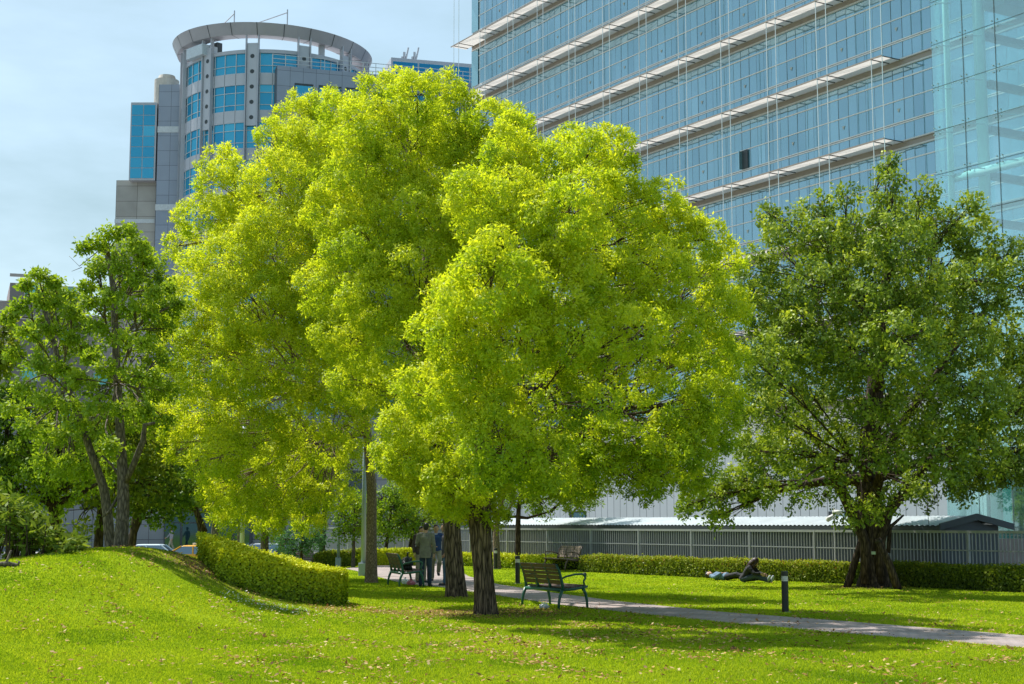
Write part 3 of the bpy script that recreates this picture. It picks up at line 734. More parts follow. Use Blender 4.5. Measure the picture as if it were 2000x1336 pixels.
# ------------------------------------------------------------------ hedges
def hedge(label, front, depth_vec, h, leaf, n, L, W, name='hedge', group=None, tint=.5, jit=.04, zfun=None, tshade=0.0, top_bias=0.25, lean=0.0):
    """front: ground polyline; depth_vec: to the back; h: height (front, back share it)"""
    F = [Vector((p[0], p[1], 0)) for p in front]
    base = Vector((F[0].x, F[0].y, tz(F[0].x, F[0].y)))
    root = empty(name, base, 0, label, 'hedge', group)
    hs = h if isinstance(h, (list, tuple)) else [h] * len(F)
    dv = depth_vec if isinstance(depth_vec, list) else [depth_vec] * len(F)
    core = MB(); rows = []
    ins = 0.06
    for p, hh, d in zip(F, hs, dv):
        d = Vector((d[0], d[1], 0)); dn = d.normalized()
        a = p + dn * ins; b = p + d - dn * ins
        rows.append([Vector((a.x, a.y, tz(a.x, a.y) - .05)), Vector((a.x, a.y, tz(a.x, a.y) + hh - ins)), Vector((b.x, b.y, tz(b.x, b.y) + hh - ins)), Vector((b.x, b.y, tz(b.x, b.y) - .05))])
    bi = 0
    for r_ in rows: core.v.extend([tuple(q - base) for q in r_])
    for i in range(len(rows) - 1):
        for k in range(4):
            k2 = (k + 1) % 4
            core.f.append((i * 4 + k, (i + 1) * 4 + k, (i + 1) * 4 + k2, i * 4 + k2))
    core.f.append((0, 1, 2, 3)); e = (len(rows) - 1) * 4; core.f.append((e + 3, e + 2, e + 1, e))
    core.build('stems', M['core'], root)
    # leaves over front, top, back and both ends
    cum = [0]
    for i in range(len(F) - 1): cum.append(cum[-1] + (F[i + 1] - F[i]).length)
    tot = cum[-1]
    q = RNG
    s = q.random(n) * tot
    seg = np.clip(np.searchsorted(cum, s) - 1, 0, len(F) - 2)
    f = (s - np.array(cum)[seg]) / np.maximum(np.diff(cum)[seg], 1e-6)
    FA = np.array([[p.x, p.y] for p in F]); DV = np.array([[d[0], d[1]] for d in dv]); HS = np.array(hs)
    P2 = FA[seg] * (1 - f)[:, None] + FA[seg + 1] * f[:, None]; D2_ = DV[seg] * (1 - f)[:, None] + DV[seg + 1] * f[:, None]; H2 = HS[seg] * (1 - f) + HS[seg + 1] * f
    side = q.random(n)
    hm = float(np.mean(hs)); dm = float(np.mean(np.linalg.norm(DV, axis=1)))
    wts = np.array([hm * tot * 1.15, dm * tot * 1.1, hm * tot * .35, hm * dm, hm * dm]); wts = np.cumsum(wts / wts.sum())
    k = np.searchsorted(wts, side)
    vv = q.random(n); dd = q.random(n)
    t_d = np.where(k == 0, 0.0, np.where(k == 2, 1.0, dd)); t_h = np.where(k == 1, 1.0, vv)
    P2 = np.where((k == 3)[:, None], FA[0], np.where((k == 4)[:, None], FA[-1], P2))
    D2_ = np.where((k == 3)[:, None], DV[0], np.where((k == 4)[:, None], DV[-1], D2_)); H2 = np.where(k == 3, HS[0], np.where(k == 4, HS[-1], H2))
    xy = P2 + D2_ * t_d[:, None]
    z = terrain(xy[:, 0], xy[:, 1]) + H2 * t_h
    P = np.c_[xy, z] + q.normal(0, jit, (n, 3))
    # lumps
    P += 0.022 * np.sin(P * 5.1 + P[:, [1, 2, 0]] * 3.3)
    dn2 = unit(D2_)
    nor = np.zeros((n, 3)); nor[k == 1] = (0, 0, 1)
    nor[k == 0] = np.c_[-dn2, np.zeros(n)][k == 0]; nor[k == 2] = np.c_[dn2, np.zeros(n)][k == 2]
    qn = q.normal(size=(n, 3)); qn -= nor * (qn * nor).sum(1, keepdims=True) * .7; Dl = unit(qn + nor * .25); Nn = unit(q.normal(size=(n, 3)) * .42 + nor * 1.1)
    sz = q.uniform(.7, 1.3, n)
    keep = P[:, 2] > terrain(P[:, 0], P[:, 1]) + .02
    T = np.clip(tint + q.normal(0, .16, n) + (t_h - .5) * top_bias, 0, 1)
    np_mesh('leaves', (kites(P, Dl, Nn, L * sz, W * sz) - np.tile(np.array(base), (1, 1))).reshape(-1, 4, 3)[keep].reshape(-1, 3), 4, leaf, root, T[keep])
    return root

A_ = gp(432, 1132); B_ = gp(662, 1188)
y0 = 31.2
fa = [(at(428, 1100, 30.2).x, 30.2), (at(470, 1100, 30.2).x, 30.2), (at(560, 1100, 30.5).x, 30.5), (at(658, 1100, 30.9).x, 30.9)]
hedge('lime green clipped hedge climbing the flank of the mound, its front in shade', fa, [(-1.0, 3.0), (-.75, 2.8), (-.4, 2.5), (0.0, 1.5)], [.56, .60, .66, .68], M['hedge_lime'], 42000, .06, .036, tint=.48, jit=.03, top_bias=.7)  # top_bias puts the front's shade into leaf tint, darker toward the foot
AX = Vector((.518, -.855, 0)).normalized(); AY = Vector((.855, .518, 0)).normalized()
AZR = math.atan2(AX.y, AX.x)
H0 = Vector((6.48, 48, 0))
def HL(s, off=0): p = H0 + AX * s + AY * off; return (p.x, p.y)
dvh = (AY.x * .85, AY.y * .85)
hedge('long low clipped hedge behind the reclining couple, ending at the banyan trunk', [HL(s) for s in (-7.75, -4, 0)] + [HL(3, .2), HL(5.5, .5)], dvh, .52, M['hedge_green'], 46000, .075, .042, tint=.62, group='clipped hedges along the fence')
hedge('dark clipped hedge in the shade of the banyan, cut by the right edge', [HL(s, .5 if s < 7 else .25) for s in (5.6, 9, 13, 18)], dvh, .56, M['hedge_green'], 40000, .075, .042, tint=.4, group='clipped hedges along the fence')  # lower tint puts the banyan's shade into the leaf colour
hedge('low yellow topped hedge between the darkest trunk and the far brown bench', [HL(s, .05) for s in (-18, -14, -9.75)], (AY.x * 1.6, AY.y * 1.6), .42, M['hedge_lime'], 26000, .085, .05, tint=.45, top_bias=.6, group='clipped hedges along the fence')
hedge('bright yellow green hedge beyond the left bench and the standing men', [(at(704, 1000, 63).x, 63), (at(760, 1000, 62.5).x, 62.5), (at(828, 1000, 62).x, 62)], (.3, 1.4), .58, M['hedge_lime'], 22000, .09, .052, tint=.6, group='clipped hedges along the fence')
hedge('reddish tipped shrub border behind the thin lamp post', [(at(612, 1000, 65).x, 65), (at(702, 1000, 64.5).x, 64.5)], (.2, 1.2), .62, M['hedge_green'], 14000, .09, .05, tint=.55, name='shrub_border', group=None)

# ------------------------------------------------------------------ ground
def axis(a, b, n): return list(np.linspace(a, b, n, endpoint=False))
xs = axis(-900, -120, 12) + axis(-120, -30, 30) + axis(-30, -16, 28) + axis(-16, 12, 130) + axis(12, 40, 40) + axis(40, 160, 20) + axis(160, 901, 12) + [901]
ys = axis(-60, 8, 17) + axis(8, 14, 12) + axis(14, 42, 130) + axis(42, 76, 60) + axis(76, 150, 40) + axis(150, 400, 16) + axis(400, 1600, 12) + [1600]
X, Y = np.meshgrid(np.array(xs), np.array(ys)); Z = terrain(X, Y)
nx, ny = len(xs), len(ys)
gm = bpy.data.meshes.new('lawn_ground')
gv = np.c_[X.ravel(), Y.ravel(), Z.ravel()]
ii = np.arange(nx * ny).reshape(ny, nx)
gf = np.stack([ii[:-1, :-1], ii[:-1, 1:], ii[1:, 1:], ii[1:, :-1]], -1).reshape(-1, 4)
gm.from_pydata(gv.tolist(), [], gf.tolist()); gm.polygons.foreach_set('use_smooth', [True] * len(gm.polygons))
def lawn_mat():
    m, nt, out = new_mat('lawn')
    b = N(nt, 'ShaderNodeBsdfDiffuse')
    v = coords(nt)
    n1 = N(nt, 'ShaderNodeTexNoise', i_Scale=0.45, i_Detail=4.0); nt.links.new(v, n1.inputs['Vector'])
    n2 = N(nt, 'ShaderNodeTexNoise', i_Scale=26.0, i_Detail=5.0, i_Roughness=0.75); nt.links.new(v, n2.inputs['Vector'])
    ad = N(nt, 'ShaderNodeMath', operation='MULTIPLY_ADD'); nt.links.new(n1.outputs['Fac'], ad.inputs[0]); ad.inputs[1].default_value = .7
    sc = N(nt, 'ShaderNodeMath', operation='MULTIPLY'); nt.links.new(n2.outputs['Fac'], sc.inputs[0]); sc.inputs[1].default_value = .8
    nt.links.new(sc.outputs[0], ad.inputs[2])
    rp = ramp(nt, [(0.42, (.065, .11, .008)), (0.68, (.18, .27, .010)), (0.95, (.30, .38, .025))]); nt.links.new(ad.outputs[0], rp.inputs['Fac'])
    # paved city ground beyond the park
    ac = N(nt, 'ShaderNodeAttribute', attribute_name='paved')
    n4 = N(nt, 'ShaderNodeTexNoise', i_Scale=.8, i_Detail=5.0); nt.links.new(v, n4.inputs['Vector'])
    r4 = ramp(nt, [(.3, (.17, .17, .17)), (.7, (.25, .25, .245))]); nt.links.new(n4.outputs['Fac'], r4.inputs['Fac'])
    # worn earth round the tree roots
    at_ = N(nt, 'ShaderNodeAttribute', attribute_name='worn')
    n3 = N(nt, 'ShaderNodeTexNoise', i_Scale=2.6, i_Detail=6.0, i_Roughness=.7); nt.links.new(v, n3.inputs['Vector'])
    ml = N(nt, 'ShaderNodeMath', operation='MULTIPLY'); nt.links.new(at_.outputs['Fac'], ml.inputs[0]); nt.links.new(n3.outputs['Fac'], ml.inputs[1])
    r3 = ramp(nt, [(0.18, (0, 0, 0)), (0.5, (1, 1, 1))]); nt.links.new(ml.outputs[0], r3.inputs['Fac'])
    mx = N(nt, 'ShaderNodeMix', data_type='RGBA'); nt.links.new(r3.outputs['Color'], mx.inputs['Factor'])
    nt.links.new(rp.outputs['Color'], mx.inputs['A']); mx.inputs['B'].default_value = (.17, .105, .05, 1)
    mp_ = N(nt, 'ShaderNodeMix', data_type='RGBA'); nt.links.new(ac.outputs['Fac'], mp_.inputs['Factor']); nt.links.new(mx.outputs['Result'], mp_.inputs['A']); nt.links.new(r4.outputs['Color'], mp_.inputs['B'])
    nt.links.new(mp_.outputs['Result'], b.inputs['Color'])
    bp = N(nt, 'ShaderNodeBump', i_Strength=.7, i_Distance=.04); nt.links.new(n2.outputs['Fac'], bp.inputs['Height']); nt.links.new(bp.outputs['Normal'], b.inputs['Normal'])
    nt.links.new(b.outputs[0], out.inputs['Surface'])
    return m
gm.materials.append(lawn_mat())
def gauss2(x, y, cx, cy, s, k=1.0, sy=None): return k * np.exp(-((x - cx) ** 2) / (2 * s * s) - ((y - cy) ** 2) / (2 * (sy or s) ** 2))
def worn(x, y):
    w = gauss2(x, y, p1.x, p1.y, 1.2, 1.2) + gauss2(x, y, p2.x, p2.y, 1.2, .9) + gauss2(x, y, p3.x, p3.y, .8, .5) + gauss2(x, y, pb.x, pb.y, 1.6, .9)
    w = w + gauss2(x, y, -3.0, 29.8, 1.1, .9, .6) + gauss2(x, y, .3, 30.5, 1.2, .6) + gauss2(x, y, -6.2, 31.5, .9, .8, 2.2) + gauss2(x, y, -7.5, 31.5, 2.2, .35, 2.0)
    return np.clip(w, 0, 1)
wa = gm.attributes.new('worn', 'FLOAT', 'POINT'); wa.data.foreach_set('value', worn(gv[:, 0], gv[:, 1]).astype(np.float32))
q_ = (gv[:, 0] - H0.x) * AY.x + (gv[:, 1] - H0.y) * AY.y
pv = np.maximum(sst(1.0, 2.2, q_), np.maximum(sst(72, 80, gv[:, 1]), sst(30, 60, np.abs(gv[:, 0]))))
pa = gm.attributes.new('paved', 'FLOAT', 'POINT'); pa.data.foreach_set('value', pv.astype(np.float32))
ground = bpy.data.objects.new('lawn_ground', gm); COL.objects.link(ground); tag(ground, 'wide green lawn rising to a low mound', 'lawn', kind='structure')

# the paved path
def strip(name, L_, R_, mat, dz, label, cat, nseg=40):
    mb = MB()
    def samp(P, t):
        k = t * (len(P) - 1); i = min(int(k), len(P) - 2); f = k - i
        return (P[i][0] * (1 - f) + P[i + 1][0] * f, P[i][1] * (1 - f) + P[i + 1][1] * f)
    for i in range(nseg + 1):
        a = samp(L_, i / nseg); b = samp(R_, i / nseg)
        for j in range(5):
            f = j / 4; x = lerp(a[0], b[0], f); y = lerp(a[1], b[1], f)
            mb.v.append((x, y, tz(x, y) + dz))
    for i in range(nseg):
        for j in range(4):
            o = i * 5 + j
            mb.f.append((o, o + 1, o + 6, o + 5))
    o = mb.build(name, mat); return tag(o, label, cat, kind='structure')
def paver_mat():
    m, nt, out = new_mat('path_pavers')
    b = N(nt, 'ShaderNodeBsdfPrincipled'); b.inputs['Roughness'].default_value = .85
    tc = N(nt, 'ShaderNodeTexCoord'); mp = N(nt, 'ShaderNodeMapping'); mp.inputs['Rotation'].default_value = (0, 0, -AZR)
    nt.links.new(tc.outputs['Object'], mp.inputs['Vector'])
    br = N(nt, 'ShaderNodeTexBrick'); br.inputs['Scale'].default_value = 1.0; br.inputs['Brick Width'].default_value = .22; br.inputs['Row Height'].default_value = .11
    br.inputs['Mortar Size'].default_value = .008; br.inputs['Color1'].default_value = (.36, .29, .27, 1); br.inputs['Color2'].default_value = (.30, .27, .27, 1); br.inputs['Mortar'].default_value = (.15, .13, .11, 1)
    nt.links.new(mp.outputs[0], br.inputs['Vector'])
    no = N(nt, 'ShaderNodeTexNoise', i_Scale=1.4, i_Detail=6.0); nt.links.new(tc.outputs['Object'], no.inputs['Vector'])
    rp = ramp(nt, [(.3, (.66, .63, .6)), (.7, (1.12, 1.06, 1.04))]); nt.links.new(no.outputs['Fac'], rp.inputs['Fac'])
    mx = N(nt, 'ShaderNodeMix', data_type='RGBA', blend_type='MULTIPLY'); mx.inputs['Factor'].default_value = 1
    nt.links.new(br.outputs['Color'], mx.inputs['A']); nt.links.new(rp.outputs['Color'], mx.inputs['B'])
    nt.links.new(mx.outputs['Result'], b.inputs['Base Color']); nt.links.new(b.outputs[0], out.inputs['Surface'])
    return m
def gxy(u, v): p = gp(u, v); return (p.x, p.y)
PNEAR = [(gxy(2000, 1266)[0] + 4.2, gxy(2000, 1266)[1] - 7)] + [gxy(*p) for p in ((2000, 1266), (1800, 1250), (1600, 1234), (1400, 1215), (1200, 1194), (1080, 1180), (975, 1164), (860, 1147), (800, 1141), (770, 1136))] + [(-6.6, 60.0)]
PFAR = [(gxy(2000, 1242)[0] + 4.2, gxy(2000, 1242)[1] - 7)] + [gxy(*p) for p in ((2000, 1242), (1800, 1226), (1600, 1210), (1400, 1195), (1200, 1174), (1080, 1158), (975, 1142), (915, 1126), (890, 1108), (880, 1100))] + [(-2.6, 72.0)]
strip('path', PNEAR, PFAR, paver_mat(), .008, 'pinkish grey paved path crossing the lawn', 'path', 66)
asphalt = paint('asphalt', (.06, .06, .062), .9, .2, 1.5)
concrete = paint('concrete', (.34, .33, .31), .85, .12, 2.0)
mb = MB(); mb.quad((-90, 82, -.808), (-14.5, 82, -.808), (-14.5, 103, -.808), (-90, 103, -.808)); tag(mb.build('road', asphalt), 'asphalt street behind the mound', 'road', kind='structure')
mb = MB(); mb.box(-90, -12, 104.5, 112.4, -1.4, -.31); tag(mb.build('pavement', concrete), 'raised pavement before the round tower', 'pavement', kind='structure')

# grass blades where single blades can be told apart
n = 1300000
ya, yb = 14.8, 64.0
uu = RNG.random(n); pw = -0.9
gy = (ya ** pw + uu * (yb ** pw - ya ** pw)) ** (1 / pw)
gx = (RNG.random(n) * 2 - 1) * (gy * .44 + 1.6)
# clumps
gx += RNG.normal(0, .03, n); gy += RNG.normal(0, .03, n)
def inside_path(x, y):
    a = np.array(PNEAR); b = np.array(PFAR)
    o = np.argsort(a[:, 1]); xn = np.interp(y, a[o, 1], a[o, 0]); o2 = np.argsort(b[:, 1]); xf = np.interp(y, b[o2, 1], b[o2, 0])
    return (x > xn + .03) & (x < xf - .03)
keep = ~inside_path(gx, gy) & (RNG.random(n) > worn(gx, gy) * .75)
gx = gx[keep]; gy = gy[keep]; n = len(gx)
hh = RNG.uniform(.016, .040, n) * (1 + .25 * np.sin(gx * 1.7) * np.sin(gy * 1.3)); ww = .003 + .00030 * gy
ang = RNG.random(n) * 2 * PI; ln = RNG.normal(0, .45, (n, 2))
bz = terrain(gx, gy) - .004
V = np.empty((n, 3, 3))
V[:, 0] = np.c_[gx - np.cos(ang) * ww, gy - np.sin(ang) * ww, bz]; V[:, 1] = np.c_[gx + np.cos(ang) * ww, gy + np.sin(ang) * ww, bz]; V[:, 2] = np.c_[gx + ln[:, 0] * hh, gy + ln[:, 1] * hh, bz + hh]
patch = np.sin(gx * .9 + 1.3 * np.sin(gy * .5)) * np.sin(gy * .8 + 1.1 * np.sin(gx * .6))
o = np_mesh('grass', V.reshape(-1, 3), 3, M['grass'], None, np.clip(.56 + .15 * patch - .22 * (np.sin(gx * 2.3 + 2 * np.sin(gy * .7)) * np.sin(gy * 1.1 + gx * .4) > .55) + RNG.normal(0, .17, n), 0, 1)); tag(o, 'short bright grass of the lawn', 'grass', kind='stuff')

# fallen leaves
def scatter(n, fn, ymin=15, ymax=60):
    outx, outy = [], []
    while len(outx) < n:
        m = 60000
        y = (ymin ** -1.2 + RNG.random(m) * (ymax ** -1.2 - ymin ** -1.2)) ** (1 / -1.2); x = (RNG.random(m) * 2 - 1) * (y * .345 + .5)
        k = RNG.random(m) < fn(x, y)
        outx += x[k].tolist(); outy += y[k].tolist()
    return np.array(outx[:n]), np.array(outy[:n])
def litter_d(x, y):
    d = .016 + gauss2(x, y, 1.2, 26.5, 4.5, .65, 5) + gauss2(x, y, -7.2, 31, 2.0, .75, 1.8) + gauss2(x, y, -5.8, 29.9, 1.6, .45, 1.2) + gauss2(x, y, 9, 40, 6, .15) + gauss2(x, y, -2.9, 29.6, 1.2, .6, .8) + gauss2(x, y, .3, 30.2, 1.5, .5, 1.2)
    cl = np.sin(x * 2.1 + 1.7 * np.sin(y * .9)) * np.sin(y * 1.5 + 1.3 * np.sin(x * 1.3)) + .5 * np.sin(x * 5.3 + y * 2.0)
    d = d * np.clip(.45 + .9 * cl, .12, 1.6)
    return np.clip(d * np.where(inside_path(x, y), .25, 1), 0, 1)
lx, ly = scatter(10500, litter_d)
n = len(lx); lz = terrain(lx, ly) + RNG.uniform(.015, .05, n)
Dl = unit(np.c_[RNG.normal(size=(n, 2)), RNG.normal(0, .25, n)]); Nn = unit(np.c_[RNG.normal(0, .35, (n, 2)), np.ones(n)]); sz = RNG.uniform(.04, .085, n)
o = np_mesh('fallen_leaves', kites(np.c_[lx, ly, lz], Dl, Nn, sz, sz * .5), 4, M['litter'], None, np.clip(RNG.normal(.5, .28, n), 0, 1)); tag(o, 'dry tan and yellow leaves strewn over the lawn', 'fallen leaves', kind='stuff')
n = 230; t = RNG.random(n); c0 = gp(448, 1163); c1 = gp(600, 1200)
fx = c0.x + (c1.x - c0.x) * t + RNG.normal(0, .22, n); fy = c0.y + (c1.y - c0.y) * t + RNG.normal(0, .45, n)
Dl = unit(np.c_[RNG.normal(size=(n, 2)), RNG.normal(0, .2, n)]); Nn = unit(np.c_[RNG.normal(0, .3, (n, 2)), np.ones(n)])
o = np_mesh('white_flowers', kites(np.c_[fx, fy, terrain(fx, fy) + .05], Dl, Nn, np.full(n, .042), np.full(n, .03)), 4, M['petal'], None, RNG.random(n)); tag(o, 'tiny white flowers in the grass below the lime hedge', 'flowers', kind='stuff')
# ------------------------------------------------------------------ the long glass office block
P0 = Vector((12.27, 90.8, 0))
GA = glass_mat('curtain_glass', (.065, .175, .235), (.20, .39, .49), (.53, .74, .85), .36)
GB = glass_mat('corner_glass', (.12, .24, .28), (.22, .36, .40), (.6, .85, .92), .4)
alu = paint('pale_aluminium', (.50, .50, .49), .45, .06, 1.0, .1)
def soffit_mat():
    # white perforated sheet: daylight from above glows through
    m, nt, out = new_mat('sunshade_white')
    d = N(nt, 'ShaderNodeBsdfDiffuse'); d.inputs['Color'].default_value = (.80, .78, .75, 1)
    t = N(nt, 'ShaderNodeBsdfTranslucent'); t.inputs['Color'].default_value = (.5, .5, .5, 1)
    mx = N(nt, 'ShaderNodeMixShader'); mx.inputs['Fac'].default_value = .6
    v = coords(nt, (1, 1, 1)); w = N(nt, 'ShaderNodeTexWave', i_Scale=2.2, bands_direction='X'); nt.links.new(v, w.inputs['Vector'])
    rp = ramp(nt, [(.4, (.44, .415, .395)), (.6, (.56, .53, .505))]); nt.links.new(w.outputs['Fac'], rp.inputs['Fac']); nt.links.new(rp.outputs['Color'], t.inputs['Color'])
    nt.links.new(d.outputs[0], mx.inputs[1]); nt.links.new(t.outputs[0], mx.inputs[2]); nt.links.new(mx.outputs[0], out.inputs['Surface'])
    return m
soffit = soffit_mat()
beam_m = paint('bronze_beam', (.30, .25, .21), .5, .1, 1.0)
dark_m = paint('dark_joint', (.04, .05, .055), .5, .1, 2.0)
mull_m = paint('mullion_blue_grey', (.15, .22, .26), .4, .1, 2.0)
tran_m = paint('transom_white', (.66, .66, .66), .45, .06, 1.0)
cable_m = paint('steel_cable', (.75, .76, .74), .35, .05, 4.0, .6)
white_panel = joint_mat('white_panels', (.77, .76, .745), (.12, .12, .12), .72, 0, 5.3, .035, .5, .05, (0, 0, .18))
off = empty('glass_office_block', P0, AZR, 'long blue glass office block with pale sunshade ledges and hanging cables', 'office block')
XL, XR, GAP, PW, XE = -29.7, 62.0, .78, .665, 15.9
BAY = GAP + 5 * PW
cab_x = []
x = XE
while x > XL - 1.2:
    cab_x += [x, x - GAP]; x -= BAY
edges = []
x = XE + BAY * 12
while x > XL - 2:
    for k in range(6):
        e = x - (0 if k == 0 else GAP + (k - 1) * PW)
        if XL <= e <= XR: edges.append(e)
    x -= BAY
edges = sorted(set([XL] + edges + [XR]))
FH, Z0, NF = 4.4, 8.26, 10
shade_gap = {round(c, 3) for c in cab_x}
mb = MB(); mb.box(XL + .1, XR, .25, 26, -1, Z0 + FH * NF); mb.build('inner_wall', paint('dim_rooms', (.03, .04, .045), .8), off)
mb = MB(); mb.box(XL, 20.4, 0, .2, -1.2, Z0 - .35); w_ = mb.build('base_wall', white_panel, off)
for (x0, x1, z0, z1) in ((-16.0, -14.0, 1.95, 2.55), (9.5, 12.4, 1.8, 2.35)):
    mb = MB(); mb.box(x0, x1, -.06, -.004, z0, z1); fr = mb.build('window', dark_m, off)
    mb = MB(); mb.box(x0 + .55, x1 - .06, -.075, -.062, z0 + .06, z1 - .12); mb.build('pane', GB, fr)
strut0 = None
for k in range(NF):
    z = Z0 + FH * k
    rows = [(z + .10, z + 1.02), (z + 1.14, z + 2.28), (z + 2.34, z + 3.42), (z + 3.48, z + 4.06)]
    V = []; T = []
    for i in range(len(edges) - 1):
        a, b = edges[i] + .004, edges[i + 1] - .004
        if b - a < .1: continue
        bt = RNG.normal(0, .10)
        for j, (z0, z1) in enumerate(rows):
            jy = RNG.normal(0, .0035, 2); jx = RNG.normal(0, .002)
            V += [(a, jy[0], z0), (b, jy[0] + jx, z0), (b, jy[1] + jx, z1), (a, jy[1], z1)]
            T.append(np.clip(.42 + bt + RNG.normal(0, .12) + (.35 if RNG.random() < .06 else 0) - (.25 if RNG.random() < .06 else 0) + (.12 if j == 3 else 0), 0, 1))
    np_mesh('window_band', np.array(V), 4, GA, off, np.array(T))
    mb = MB()
    for zz, hh_ in ((z + 1.03, .065), (z + 1.125, .06), (z + 2.31, .06), (z + 3.45, .07)):
        mb.box(XL, XR, -.035, .02, zz - hh_ / 2, zz + hh_ / 2)
    mb.build('transom', tran_m, off)
    mb = MB()
    for e in edges:
        hv = round(e, 3) in shade_gap or any(abs(e - c) < .02 for c in cab_x)
        mb.box(e - (.014 if hv else .006), e + (.014 if hv else .006), -.014 if hv else -.006, .03, z + .05, z + 4.06)
    mb.build('mullion', mull_m, off)
    mb = MB(); mb.box(XL, XR, -.10, .04, z - .37, z - .28); mb.box(XL, XR, -.16, .04, z + .005, z + .075); bm_ = mb.build('floor_beam', alu, off)
    mb = MB(); mb.box(XL, XR, -.06, .04, z - .279, z + .004); mb.build('shadow_gap', beam_m, bm_)
    # the ledge, hung on struts
    sx1 = XE
    mb = MB(); mb.quad((XL - .75, -1.52, z), (XL - .75, -.17, z), (sx1, -.17, z), (sx1, -1.52, z)); sh = mb.build('sunshade', soffit, off)
    mb = MB(); mb.box(XL - .76, sx1 + .01, -1.56, -1.522, z - .045, z + .03); mb.build('sunshade_edge', beam_m, sh)
    for c in cab_x:
        if c <= XL - 1: continue
        if strut0 is None:
            mb = MB(); mb.box(-.016, .016, -1.50, -.2, -.05, -.005); strut0 = so_ = mb.build('strut', dark_m, sh)
        else:
            so_ = strut0.copy(); COL.objects.link(so_); so_.parent = sh
        so_.location = (c, 0, z)
    mk = 0
    for ci, c in enumerate(cab_x[1::2]):
        xm = c + GAP * .5
        if XL < xm < 16 and 2 <= k <= 9:
            mb = MB(); s_ = .11
            mb.add([(xm - s_, -.03, z + 1.75 + s_), (xm + s_, -.03, z + 1.75 + s_), (xm, -.03, z + 1.75 - s_)], [(0, 1, 2)])
            mb.build('rescue_marker', M['petal'], off)
EC = [c for c in cab_x if c > XL - 1.0]
for c in EC:
    mb = MB(); mb.tube([(c, -1.50, Z0 + .1), (c, -1.50, Z0 + FH * NF)], .024, 5); mb.build('cable', cable_m, off)
# corner strip of clear glass and an open sash
for k in range(NF):
    z = Z0 + FH * k
    mb = MB(); mb.box(XL - .02, XL + 1.0, -.075, -.058, z + 1.14, z + 4.0); mb.build('corner_glazing', GB, off)
zc = Z0 + FH * 3
mb = MB(); xo = XE - BAY * 3 - GAP
mb.box(xo + .03, xo + .60, -.09, -.075, zc + 1.15, zc + 2.28); ow = mb.build('open_sash', dark_m, off)
mb = MB(); mb.box(xo + .02, xo + .10, -.32, -.091, zc + 1.15, zc + 2.24); mb.build('sash_pane', GB, ow)

# ------------------------------------------------------------------ glass entrance hall hung in front
steel = paint('sea_green_pipe', (.50, .72, .68), .35, .05, 1.0)
slab_m = paint('walkway_slab', (.22, .27, .27), .6, .1, 1.0)
hall_glass = clear_glass('hall_glass', (.76, .92, .92), (.88, 1.0, 1.0), .24)
seam = paint('glass_seam', (.05, .09, .09), .5)
hall = empty('glass_hall', P0 + AX * 21.8 - AY * 4.2, AZR, 'tall point fixed green glass hall with round steel pipes in front of the office block', 'glass hall')
HW, HH = 44, 46
mb = MB(); mb.box(0, HW, 0, .02, -1, HH); mb.build('front_glass', hall_glass, hall)
mb = MB(); mb.box(0, .02, .03, 4.0, -1, HH); mb.build('side_glass', clear_glass('hall_side_glass', (.86, .97, .96), (.8, 1, 1), .06), hall)
mb = MB()
for i in range(1, 24): mb.box(i * 1.9 - .018, i * 1.9 + .018, -.012, -.002, -1, HH)
for j in range(0, 22): mb.box(0, HW, -.017, -.013, 1.2 + j * 2.1 - .012, 1.2 + j * 2.1 + .012)
mb.build('seam', seam, hall)
mb = MB()
for i in range(0, 8):
    for j in range(8, 22):
        c = Vector((i * 1.9 + (0.15 if i == 0 else 0), .02, 1.2 + j * 2.1))
        for dx, dz in ((-.16, .16), (.16, .16), (-.16, -.16), (.16, -.16)):
            mb.tube([c + Vector((0, .22, 0)), c + Vector((dx, .03, dz))], .016, 5)
            mb.tube([c + Vector((dx, .0, dz)), c + Vector((dx, -.05, dz))], .035, 8)
        mb.tube([c + Vector((0, .2, 0)), c + Vector((0.45, .75, -.05))], .03, 5)
mb.build('spider_fitting', paint('fitting_steel', (.26, .38, .38), .4), hall)
for xx, r_, yy in ((.30, .15, .7), (1.75, .27, 1.3), (6.6, .17, 1.0)):
    mb = MB(); mb.tube([(xx, yy, -1), (xx, yy, HH)], r_, 18); mb.build('pipe_column', steel, hall, smooth=True)
for zz in (17.9, 27.8, 37):
    mb = MB(); mb.tube([(.30, .9, zz), (HW, .9, zz)], .20, 16); mb.build('pipe_rail', steel, hall, smooth=True)
for xx in (5.1, 7.2, 9.4): 
    mb = MB(); mb.tube([(xx, .6, -1), (xx, .6, HH)], .045, 8); mb.build('tension_rod', cable_m, hall, smooth=True)
for zz in (15.6, 17.8, 20.0, 22.2, 24.5, 28.9, 31.1):
    mb = MB(); mb.box(1.75, 2.15, 1.5, 4.1, zz - .18, zz + .12); mb.build('cross_beam', slab_m, hall)
for zz in (14.0, 25.9, 33.5):
    mb = MB(); mb.box(2.2, 3.4, 1.2, 4.1, zz - .3, zz + .7); mb.build('landing', slab_m, hall)
mb = MB(); mb.tube([(2.3, 2.6, -1), (2.3, 2.6, 9)], .62, 22); mb.build('concrete_column', concrete, hall, smooth=True)
mb = MB()
for i in range(12): mb.box(i * 1.9, i * 1.9 + 1.88, 3.0, 3.05, -1, 8)
mb.build('inner_glazing', glass_mat('sea_green_glazing', (.05, .20, .18), (.10, .30, .26), (.5, .9, .85), .3), hall)

